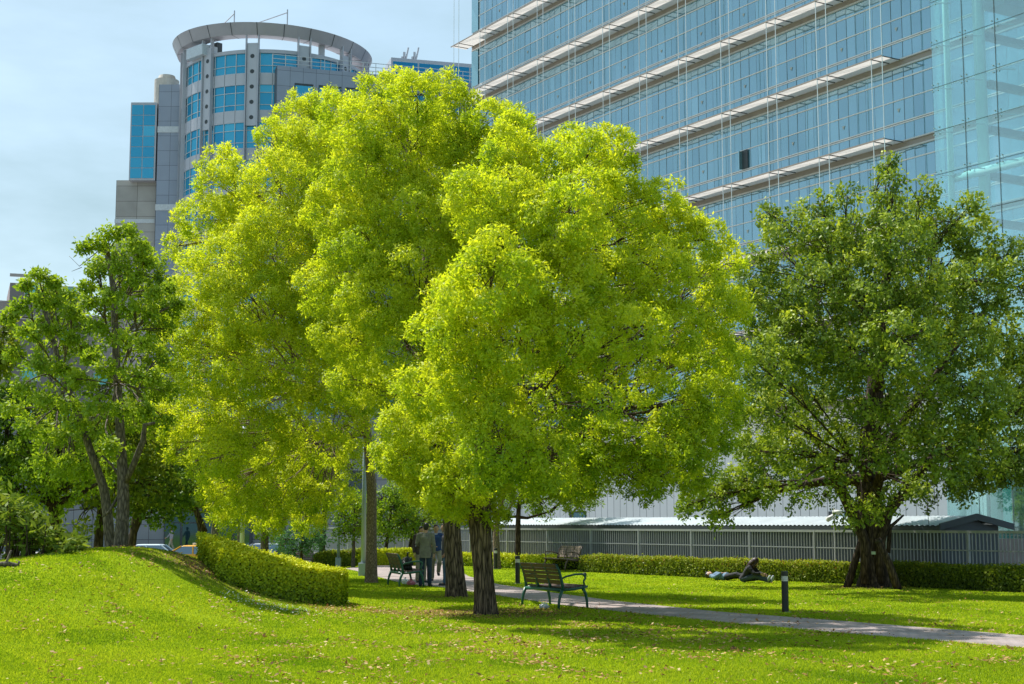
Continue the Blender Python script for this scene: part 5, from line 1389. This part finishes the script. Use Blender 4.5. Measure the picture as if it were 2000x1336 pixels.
# fallen dark thing on the lawn: a ball sized dark clump seen near the hedge
# ------------------------------------------------------------------ vehicles
rubber = paint('tyre_rubber', (.015, .015, .016), .8)
rim_m = paint('wheel_rim', (.5, .5, .52), .35, .05, 4, .7)
car_glass = glass_mat('car_glass', (.02, .03, .035), (.04, .06, .07), (.7, .85, .95), .25)
def wheel(par, x, y, r=.31, w=.2):
    mb = MB(); mb.tube([(x, y - w / 2, r), (x, y + w / 2, r)], r, 22); wo = mb.build('wheel', rubber, par)
    mb = MB(); mb.tube([(x, y - w / 2 - .012, r), (x, y + w / 2 + .012, r)], r * .62, 16); mb.build('rim', rim_m, wo)
def car(label, c, taxi=False, name='parked_car', cat='car'):
    body = paint('car_paint_' + label[:6], c, .25, .03, 3)
    o = empty(name, (0, 0, 0), 0, label, cat)
    prof = [(-2.22, .28), (-2.25, .62), (-2.15, .86), (-1.55, .95), (-.9, .97), (.85, .95), (1.55, .88), (2.1, .72), (2.25, .5), (2.22, .26)]
    mb = MB(); n = len(prof)
    rows = [(-.86, 0.0, .96), (-.80, .02, 1.0), (.80, .02, 1.0), (.86, 0.0, .96)]
    for (y, ins, k) in rows:
        for x, z in prof: mb.v.append((x * (1 - ins * 0.0) * k, y, z if z < .7 else z - (.05 if k < 1 else 0)))
    for i in range(3):
        for j in range(n):
            j2 = (j + 1) % n; mb.f.append((i * n + j, i * n + j2, (i + 1) * n + j2, (i + 1) * n + j))
    mb.f.append(tuple(range(n - 1, -1, -1))); mb.f.append(tuple(3 * n + j for j in range(n)))
    mb.build('body', body, o, bevel=.03)
    def cabin(mb, zl, zh, xa, xb, xc, xd, w0, w1):
        mb.add([(xa, -w0, zl), (xd, -w0, zl), (xd, w0, zl), (xa, w0, zl), (xb, -w1, zh), (xc, -w1, zh), (xc, w1, zh), (xb, w1, zh)],
               [(3, 2, 1, 0), (4, 5, 6, 7), (0, 1, 5, 4), (1, 2, 6, 5), (2, 3, 7, 6), (3, 0, 4, 7)])
    mb = MB(); cabin(mb, .93, 1.40, -1.75, -1.15, .35, 1.15, .76, .62)
    gw_ = mb.build('windows', car_glass, o)
    mb = MB(); cabin(mb, 1.385, 1.455, -1.18, -1.02, .22, .40, .64, .55); mb.build('roof', body, o, bevel=.03)
    mb = MB()
    for s in (-1, 1):
        for xl, xh in ((-1.78, -1.14), (-.32, -.30), (1.17, .36)):
            mb.tube([(xl, s * .775, .92), (xh, s * .635, 1.41)], .045, 6)
        mb.tube([(-1.75, s * .775, .95), (1.15, s * .775, .95)], .03, 6)
    mb.build('pillar', body, o)
    for x in (-1.35, 1.38):
        for s in (-1, 1): wheel(o, x, s * .78)
    for s in (-1, 1):
        mb = MB(); mb.ell((2.12, s * .62, .66), (.12, .2, .09)); mb.build('headlight', lens_m, o)
        mb = MB(); mb.ell((-2.18, s * .66, .78), (.07, .16, .1)); mb.build('taillight', paint('tail_red', (.4, .02, .02), .3), o)
        mb = MB(); mb.ell((.82, s * .93, 1.0), (.07, .1, .07)); mb.build('mirror', body, o)
        for xx in (-1.1, .05):
            mb = MB(); mb.box(xx, xx + .16, s * .862 - .012, s * .862 + .012, .84, .865); mb.build('door_handle', dark_m, o)
    if taxi:
        mb = MB(); mb.box(-.32, -.18, -.2, .2, 1.46, 1.58); mb.build('roof_sign', lens_m, o, bevel=.02)
    return o
def place(o, u, Y, rz, z):
    o.location = (at(u, 1040, Y).x, Y, z); o.rotation_euler = (0, 0, rz)
ZR = -.80
place(car('yellow taxi half hidden by the mound and the lime hedge', (.75, .36, .008), True, 'taxi', 'taxi'), 372, 86.5, R(180), ZR - .17)
place(car('pale blue white car parked just right of the forked trunk', (.55, .66, .72)), 282, 91, R(180), ZR - .17)
place(car('silver grey car parked behind the lime hedge in the tree shade', (.34, .37, .40)), 510, 88, R(180), ZR - .08)
def scooter(label, c):
    o = empty('scooter', (0, 0, 0), 0, label, 'scooter', 'scooters parked by the street'); m = paint('scooter_paint_' + label[:5], c, .3)
    for x in (-.62, .62):
        mb = MB(); mb.tube([(x, -.05, .22), (x, .05, .22)], .22, 18); w_ = mb.build('wheel', rubber, o); mb = MB(); mb.tube([(x, -.06, .22), (x, .06, .22)], .11, 12); mb.build('rim', rim_m, w_)
    mb = MB(); mb.tube([(-.85, 0, .62), (-.5, 0, .60), (-.15, 0, .5), (-.05, 0, .32), (.3, 0, .30)], [.06, .17, .16, .13, .11], 10); mb.tube([(.3, 0, .30), (.42, 0, .6), (.48, 0, .92)], [.12, .16, .1], 10); mb.build('body', m, o, smooth=True)
    mb = MB(); mb.tube([(-.8, 0, .76), (-.4, 0, .78), (-.1, 0, .72)], [.08, .14, .09], 10); mb.build('seat', rubber, o, smooth=True)
    mb = MB(); mb.tube([(.5, 0, .9), (.46, 0, 1.02)], .04, 8); mb.tube([(.40, -.32, 1.03), (.46, 0, 1.0), (.40, .32, 1.03)], .025, 8); mb.build('handlebar', rubber, o)
    for s in (-1, 1):
        mb = MB(); mb.tube([(.42, s * .25, 1.03), (.45, s * .34, 1.2)], .01, 5); mb.ell((.45, s * .36, 1.22), (.02, .07, .05)); mb.build('mirror', rubber, o)
    mb = MB(); mb.ell((.57, 0, .84), (.05, .08, .07)); mb.build('headlight', lens_m, o)
    mb = MB(); mb.tube([(.62, 0, .22), (.52, 0, .6)], .035, 8); mb.build('fork', rim_m, o)
    return o
def plc(o, u, Y, rz): x = at(u, 1040, Y).x; o.location = (x, Y, tz(x, Y)); o.rotation_euler = (0, 0, rz)
plc(scooter('white scooter parked left of the taxi', (.68, .70, .68)), 304, 76, R(200))
plc(scooter('black scooter just left of the white one', (.015, .016, .018)), 292, 75, R(215))
plc(scooter('black scooter in front of the taxi nose', (.02, .02, .022)), 335, 74, R(190))
plc(scooter('dark scooter behind the foot of the slender trees', (.02, .025, .03)), 200, 58, R(230))
for u, lab in ((176, 'red and white striped post left of the thin stem'), (189, 'red and white striped post beside the dark scooter')):
    Y = 62; x = at(u, 1000, Y).x; o = empty('striped_post', (x, Y, tz(x, Y)), 0, lab, 'post', 'striped posts by the street')
    for k in range(5):
        mb = MB(); mb.tube([(0, 0, k * .24), (0, 0, k * .24 + .24)], .1, 14); mb.build('band', paint('post_red', (.45, .03, .02), .5) if k % 2 else lens_m, o)
Y = 60; bx_ = at(163, 1000, Y).x
o = empty('utility_cabinet', (bx_, Y, tz(bx_, Y)), 0, 'dark roadside cabinet behind the big leaved shrub', 'cabinet')
mb = MB(); mb.box(-.5, .5, -.25, .25, 0, 1.15); mb.build('case', bol_m, o, bevel=.02); mb = MB(); mb.box(-.55, .55, -.3, .3, 1.152, 1.22); mb.build('lid', dark_m, o); mb = MB(); mb.box(-.02, .02, -.27, -.252, .2, 1.0); mb.build('door_handle', alu, o)

# ------------------------------------------------------------------ people
skin_m = paint('skin', (.46, .26, .17), .55, .06, 10)
hair_b = paint('black_hair', (.012, .010, .009), .45, .3, 40)
hair_r = paint('brown_hair', (.045, .018, .010), .5, .3, 40)
eye_m = paint('eye_dark', (.01, .008, .006), .3)
lip_m = paint('lip', (.32, .11, .09), .5)
def cloth(n, c, s=14): return paint(n, c, .85, .22, s, 0, .35, 30)
def seg(mb, a, b, ra, rb, ratio=1.0, up=(1, 0, 0), n=12):
    """tapered limb with rounded ends; ratio squashes it along the second axis"""
    a = Vector(a); b = Vector(b); d = b - a
    pts = [a - d.normalized() * ra * .55, a, a.lerp(b, .33), a.lerp(b, .66), b, b + d.normalized() * rb * .55]
    mb.tube(pts, [ra * .6, ra, lerp(ra, rb, .28), lerp(ra, rb, .7), rb, rb * .6], n, True, ratio, up)
def chain(mb, pts, rad, ratio=1.0, up=(1, 0, 0), n=14): mb.tube(pts, rad, n, True, ratio, up)
def voxel(o, s):
    m = o.modifiers.new('join', 'REMESH'); m.mode = 'VOXEL'; m.voxel_size = s; m.use_smooth_shade = True
    m2 = o.modifiers.new('soften', 'SMOOTH'); m2.factor = .5; m2.iterations = 3
def person(label, loc, rz, J, top, trousers, shoes, hair, long_hair=False, group=None, top_len=.0, bare_arm=False, collar=None, hairy=True, scale=1.0, belt=None):
    """J: joints in metres; the figure faces local -Y"""
    o = empty('person', loc, rz, label, 'person', group); o.scale = (scale,) * 3
    v = {k: Vector(p) for k, p in J.items()}
    mb = MB()
    hx = (v['hipR'] - v['hipL']).normalized()
    pel = (v['hipL'] + v['hipR']) / 2
    sx = (v['shR'] - v['shL']).normalized()
    nk = v['neck']; hd = v['head']
    for s in 'LR':
        seg(mb, v['hip' + s], v['knee' + s], .078, .052); seg(mb, v['knee' + s], v['ank' + s], .052, .036); seg(mb, v['ank' + s], v['toe' + s], .036, .028)
        seg(mb, v['sh' + s], v['elb' + s], .046, .037); seg(mb, v['elb' + s], v['wr' + s], .037, .025)
        # hand: palm, four fingers, thumb
        w = v['wr' + s]; dirh = (v['hand' + s] - w).normalized()
        sidev = Vector((0, 1, 0)) if abs(dirh.y) < .8 else Vector((0, 0, 1))
        sidev = (sidev - dirh * sidev.dot(dirh)).normalized(); nor = dirh.cross(sidev)
        if nor.dot(pel - w) < 0: nor = -nor
        pc = w + dirh * .05
        mb.tube([w, pc, w + dirh * .095], [.024, .036, .034], 10, True, .45, sidev)
        for i, ln in enumerate((.066, .075, .070, .055)):
            f0 = w + dirh * .09 + sidev * (.028 - i * .019)
            f1 = f0 + dirh * ln * .5 + nor * .006; f2 = f0 + dirh * ln * .86 + nor * .024
            mb.tube([f0, f1, f2], [.0095, .0088, .007], 7)
        t0 = w + dirh * .035 + sidev * .03
        mb.tube([t0, t0 + dirh * .035 + sidev * .022 + nor * .01, t0 + dirh * .065 + sidev * .026 + nor * .02], [.011, .010, .008], 7)
    ch = (v['shL'] + v['shR']) / 2 + (pel - nk) * .14
    wa = pel.lerp(ch, .45)
    chain(mb, [pel - (nk - pel) * .12, pel, wa, ch, ch.lerp(nk, .7)], [.11, .145, .13, .155, .075], .62, hx)
    seg(mb, v['shL'], v['shR'], .05, .05)
    seg(mb, ch.lerp(nk, .6), hd - (hd - nk) * .35, .055, .052)
    fwd = Vector(J.get('face', (0, -1, 0))).normalized(); up = (hd - nk).normalized()
    up = (up - fwd * up.dot(fwd)).normalized() if abs(up.dot(fwd)) < .95 else up
    rt = fwd.cross(up).normalized(); HM = Matrix((rt, fwd, up)).transposed()
    mb.ell(hd, (.074, .092, .108), 20, 14, HM)
    mb.ell(hd + HM @ Vector((0, .030, -.065)), (.052, .062, .052), 14, 10, HM)
    mb.ell(hd + HM @ Vector((0, .098, -.022)), (.013, .020, .024), 8, 6, HM)
    for s in (-1, 1): mb.ell(hd + HM @ Vector((s * .077, -.005, -.012)), (.010, .020, .030), 8, 6, HM)
    body = mb.build('body', skin_m, o, smooth=True); voxel(body, .0085)
    for s in (-1, 1):
        m2 = MB(); m2.ell(hd + HM @ Vector((s * .031, .083, .005)), (.012, .008, .007), 8, 6, HM); m2.build('eye', eye_m, o)
    m2 = MB(); m2.ell(hd + HM @ Vector((0, .088, -.062)), (.022, .007, .006), 8, 6, HM); m2.build('mouth', lip_m, o)
    # hair
    m2 = MB()
    if long_hair:
        m2.ell(hd + HM @ Vector((0, -.018, .022)), (.090, .104, .108), 18, 12, HM)
        for a in range(9):
            t = -1.3 + a * .325 + PI; px = math.sin(t) * .08; py = math.cos(t) * .085
            m2.tube([hd + HM @ Vector((px, py - .01, .03)), hd + HM @ Vector((px * 1.15, py - .02, -.12)), hd + HM @ Vector((px * 1.2, py + (.05 if a % 2 else .0), -.27 - .03 * (a % 3)))], [.045, .048, .022], 8)
        m2.tube([hd + HM @ Vector((.06, .05, .05)), hd + HM @ Vector((.085, .06, -.08)), hd + HM @ Vector((.08, .09, -.26))], [.03, .04, .02], 8)
        m2.tube([hd + HM @ Vector((-.06, .05, .05)), hd + HM @ Vector((-.085, .06, -.08)), hd + HM @ Vector((-.08, .09, -.26))], [.03, .04, .02], 8)
    else:
        m2.ell(hd + HM @ Vector((0, -.020, .028)), (.084, .098, .098), 18, 12, HM)
        m2.ell(hd + HM @ Vector((0, -.055, -.025)), (.070, .055, .06), 14, 10, HM)
        m2.ell(hd + HM @ Vector((.02, .045, .085)), (.05, .045, .03), 12, 8, HM)
    h_ = m2.build('hair', hair, o, smooth=True); voxel(h_, .010)
    dm = h_.modifiers.new('lumps', 'DISPLACE'); tx_ = bpy.data.textures.new('hair_lumps', 'CLOUDS'); tx_.noise_scale = .03; dm.texture = tx_; dm.strength = .012
    # clothes
    m2 = MB()
    hem = pel - (nk - pel).normalized() * top_len
    chain(m2, [hem, pel, wa, ch, ch.lerp(nk, .55), ch.lerp(nk, .8)], [.178, .180, .160, .182, .12, .07], .72, hx, 18)
    seg(m2, v['shL'] + (v['shR'] - v['shL']) * .03, v['shR'] + (v['shL'] - v['shR']) * .03, .064, .064)
    for s in 'LR':
        seg(m2, v['sh' + s], v['elb' + s], .066, .055)
        if not bare_arm: seg(m2, v['elb' + s], v['elb' + s].lerp(v['wr' + s], .94), .055, .041)
    tp_ = m2.build('jacket' if not bare_arm else 'shirt', top, o, smooth=True); voxel(tp_, .012)
    dm = tp_.modifiers.new('folds', 'DISPLACE'); tx_ = bpy.data.textures.new('cloth_folds', 'CLOUDS'); tx_.noise_scale = .11; dm.texture = tx_; dm.strength = .018
    if collar:
        m2 = MB(); m2.tube([ch.lerp(nk, .62), ch.lerp(nk, .98)], [.078, .066], 16); m2.build('collar', collar, o)
    m2 = MB()
    chain(m2, [pel - (nk - pel) * .1, pel + (nk - pel) * .12], [.158, .156], .66, hx)
    for s in 'LR':
        seg(m2, v['hip' + s], v['knee' + s], .090, .070); seg(m2, v['knee' + s], v['knee' + s].lerp(v['ank' + s], .97), .072, .062)
    tr_ = m2.build('trousers', trousers, o, smooth=True); voxel(tr_, .012)
    dm = tr_.modifiers.new('folds', 'DISPLACE'); tx_ = bpy.data.textures.new('trouser_folds', 'CLOUDS'); tx_.noise_scale = .09; dm.texture = tx_; dm.strength = .014
    if belt:
        m2 = MB(); c = pel + (nk - pel) * .16; m2.tube([c - (nk - pel) * .03, c + (nk - pel) * .03], .172, 18, True, .66, hx); m2.build('belt', belt, o)
    for s in 'LR':
        m2 = MB(); a = v['ank' + s]; t = v['toe' + s]; d = (t - a); heel = a - Vector((d.x, d.y, 0)).normalized() * .035
        dn = Vector((0, 0, -.03)) if abs((t - a).z) < .12 else Vector((0, 0, 0))
        m2.tube([heel + dn, a + dn, a.lerp(t, .6) + dn * .6, t, t + d.normalized() * .03], [.035, .046, .046, .040, .018], 10); m2.build('shoe', shoes, o, smooth=True)
    return o
def stand(**kw):
    J = dict(hipL=(.09, 0, .92), hipR=(-.09, 0, .92), kneeL=(.10, -.015, .50), kneeR=(-.10, -.015, .50), ankL=(.11, .02, .08), ankR=(-.11, .02, .08), toeL=(.13, -.13, .03), toeR=(-.13, -.13, .03),
             shL=(.185, .01, 1.41), shR=(-.185, .01, 1.41), elbL=(.235, .035, 1.14), elbR=(-.235, .035, 1.14), wrL=(.23, -.03, .90), wrR=(-.23, -.03, .90), handL=(.225, -.05, .80), handR=(-.225, -.05, .80),
             neck=(0, .01, 1.47), head=(0, -.015, 1.615), face=(0, -1, 0))
    J.update(kw); return J
jeans_d = cloth('dark_jeans', (.018, .035, .065)); jeans_l = cloth('blue_jeans', (.07, .14, .24)); khaki = cloth('khaki', (.24, .22, .15)); dark_shoe = paint('dark_shoe', (.02, .022, .03), .6)
grey_j = cloth('grey_jacket_cloth', (.17, .165, .13)); navy = cloth('navy_shirt_cloth', (.02, .05, .16)); purple = cloth('slate_jacket_cloth', (.085, .08, .105)); brown_j = cloth('brown_jacket_cloth', (.06, .042, .038))
MG = 'men talking on the path'
g = gp(831, 1146)
person('man seen from behind in grey green jacket and dark jeans, standing by the left bench', g, R(172), stand(elbL=(.25, -.02, 1.15), wrL=(.14, -.20, 1.08), handL=(.06, -.26, 1.10), ankL=(.13, .05, .08), toeL=(.17, -.10, .03), ankR=(-.10, -.04, .08), toeR=(-.12, -.19, .03), head=(.0, -.03, 1.615), face=(.1, -1, 0)), grey_j, jeans_d, dark_shoe, hair_b, group=MG, top_len=.14)
g = gp(851, 1135)
person('man in navy shirt and khaki trousers facing the camera, one foot lifted', g, R(6), stand(kneeL=(.10, -.30, .60), ankL=(.07, -.12, .28), toeL=(.08, -.26, .20), elbL=(.27, .06, 1.16), wrL=(.20, .02, .94), handL=(.16, -.02, .86), elbR=(-.26, .04, 1.16), wrR=(-.10, -.12, 1.05), handR=(-.02, -.16, 1.06), face=(.1, -1, .12)), navy, khaki, dark_shoe, hair_r, group=MG, bare_arm=True, collar=cloth('pale_collar', (.32, .34, .48)), belt=paint('belt', (.02, .018, .015), .5), scale=.97)
g = gp(871, 1144)
person('grey haired man in slate jacket and blue jeans, half behind the second trunk', g, R(-78), stand(wrL=(.20, -.06, .90), handL=(.18, -.10, .82), head=(0, -.05, 1.60), ankL=(.10, -.05, .08), toeL=(.11, -.2, .03)), purple, jeans_l, dark_shoe, paint('greying_hair', (.06, .055, .05), .6, .3, 30), group=MG, top_len=.10)
g = gp(822, 1138)
person('man in dark brown jacket mostly hidden in front of the man in grey green', g, R(20), stand(head=(.0, -.03, 1.58)), brown_j, khaki, dark_shoe, hair_b, group=MG, top_len=.08, scale=.96)
# pedestrian far off before the tower
g = Vector((at(335, 1040, 110).x, 110, -.31))
person('pedestrian in pale grey shirt and khaki trousers walking before the round tower', g, R(-65), stand(kneeL=(.09, -.16, .50), ankL=(.09, -.20, .09), toeL=(.09, -.34, .05), kneeR=(-.09, .06, .50), ankR=(-.09, .26, .12), toeR=(-.09, .15, .04), elbR=(-.23, -.12, 1.16), wrR=(-.22, -.30, 1.0), handR=(-.22, -.37, .96)), cloth('pale_grey_shirt', (.30, .28, .32)), cloth('light_khaki', (.36, .33, .24)), dark_shoe, hair_b)
# the couple on the grass
g = gp(1452, 1138)
S = dict(hipL=(.09, 0, .10), hipR=(-.09, 0, .10), kneeL=(.13, -.42, .14), kneeR=(-.12, -.43, .20), ankL=(.12, -.80, .07), ankR=(-.12, -.80, .08), toeL=(.15, -.86, .19), toeR=(-.14, -.87, .20),
         shL=(.17, -.24, .45), shR=(-.17, -.24, .45), elbL=(.22, -.40, .28), elbR=(-.22, -.42, .27), wrL=(.15, -.56, .25), wrR=(-.15, -.58, .27), handL=(.13, -.65, .22), handR=(-.13, -.67, .24), neck=(0, -.26, .50), head=(0, -.38, .60), face=(0, -.7, -.7))
person('long haired woman in black top sitting on the grass with legs stretched out', g, R(60), S, cloth('black_top', (.010, .010, .014)), cloth('charcoal_jeans', (.03, .05, .07)), paint('grey_shoe', (.32, .36, .38), .7), paint('dark_red_hair', (.03, .010, .008), .5, .3, 40), long_hair=True, group='couple on the grass')
g = gp(1421, 1134)
Lp = dict(hipL=(.09, 0, .11), hipR=(-.09, 0, .11), kneeL=(.11, -.40, .16), kneeR=(-.11, -.40, .20), ankL=(.11, -.78, .08), ankR=(-.11, -.78, .08), toeL=(.14, -.82, .22), toeR=(-.14, -.82, .22),
          shL=(.18, .47, .13), shR=(-.18, .47, .13), elbL=(.30, .26, .10), elbR=(-.30, .26, .10), wrL=(.14, .14, .22), wrR=(-.14, .14, .22), handL=(.06, .12, .23), handR=(-.06, .12, .23), neck=(0, .53, .13), head=(0, .68, .16), face=(.25, -.15, 1))
person('person in light blue shirt lying on the back beside the sitting woman', g, R(48), Lp, cloth('light_blue_shirt', (.12, .20, .30)), cloth('black_trousers', (.012, .014, .02)), dark_shoe, hair_b, group='couple on the grass')
b = gp(1142, 1126)
o = empty('dark_ball', b, 0, 'small dark ball lying on the sunny lawn right of the near bench', 'ball')
mb = MB(); mb.ell((0, 0, .06), .07); mb.build('ball', rubber, o, smooth=True); mb = MB(); mb.tube([(0, 0, .055), (0, 0, .065)], .0715, 20); mb.build('seam', dark_m, o)
SKY_STR = .15; EXPO = 1.04; CLOUD = (1.38, 2.0, 2.28, 1); DENOISE = True
# ------------------------------------------------------------------ light, sky, camera
SUN = Vector((-.42, .40, .815)).normalized()
elev = math.asin(SUN.z); az = math.atan2(SUN.x, SUN.y)
sl = bpy.data.lights.new('sun', 'SUN'); sl.energy = 3.8; sl.angle = R(.55); sl.color = (1.0, .96, .90)
so = bpy.data.objects.new('sun', sl); COL.objects.link(so); so.rotation_euler = SUN.to_track_quat('Z', 'Y').to_euler(); so.location = (-60, 20, 120)
w = bpy.data.worlds.new('World'); SC.world = w; w.use_nodes = True
nt = w.node_tree
for n_ in list(nt.nodes): nt.nodes.remove(n_)
wo = nt.nodes.new('ShaderNodeOutputWorld'); bg = nt.nodes.new('ShaderNodeBackground'); sky = nt.nodes.new('ShaderNodeTexSky')
sky.sky_type = 'NISHITA'; sky.sun_disc = False; sky.sun_elevation = elev; sky.sun_rotation = az
sky.air_density = 1.1; sky.dust_density = 1.6; sky.ozone_density = .8; sky.altitude = 20
bg.inputs['Strength'].default_value = SKY_STR
# thin high cloud
tc = nt.nodes.new('ShaderNodeTexCoord'); mp = nt.nodes.new('ShaderNodeMapping'); mp.inputs['Scale'].default_value = (1.6, 1.6, 5.0)
nt.links.new(tc.outputs['Generated'], mp.inputs['Vector'])
no = nt.nodes.new('ShaderNodeTexNoise'); no.inputs['Scale'].default_value = 2.2; no.inputs['Detail'].default_value = 6; no.inputs['Roughness'].default_value = .55
nt.links.new(mp.outputs[0], no.inputs['Vector'])
rp = nt.nodes.new('ShaderNodeValToRGB'); rp.color_ramp.elements[0].position = .42; rp.color_ramp.elements[0].color = (.74, .74, .74, 1); rp.color_ramp.elements[1].position = .72; rp.color_ramp.elements[1].color = (.95, .95, .95, 1)
nt.links.new(no.outputs['Fac'], rp.inputs['Fac'])
mx = nt.nodes.new('ShaderNodeMix'); mx.data_type = 'RGBA'
nt.links.new(rp.outputs['Color'], mx.inputs['Factor']); nt.links.new(sky.outputs[0], mx.inputs['A']); mx.inputs['B'].default_value = CLOUD
nt.links.new(mx.outputs['Result'], bg.inputs['Color']); nt.links.new(bg.outputs[0], wo.inputs['Surface'])

cam = bpy.data.cameras.new('camera'); cam.sensor_fit = 'HORIZONTAL'; cam.sensor_width = 36.0; cam.lens = 36.0 * FPX / 2000.0; cam.clip_end = 5000; cam.clip_start = .1
co = bpy.data.objects.new('camera', cam); COL.objects.link(co); co.location = (0, 0, CAM_Z); co.rotation_euler = (R(90) + TILT, 0, 0); SC.camera = co
SC.view_settings.view_transform = 'Standard'; SC.view_settings.look = 'None'; SC.view_settings.exposure = EXPO; SC.view_settings.gamma = 1; SC.view_settings.use_curve_mapping = False
SC.cycles.max_bounces = 8; SC.cycles.diffuse_bounces = 3; SC.cycles.glossy_bounces = 3; SC.cycles.transmission_bounces = 4; SC.cycles.transparent_max_bounces = 8
SC.cycles.use_denoising = DENOISE
SC.cycles.sample_clamp_indirect = 6
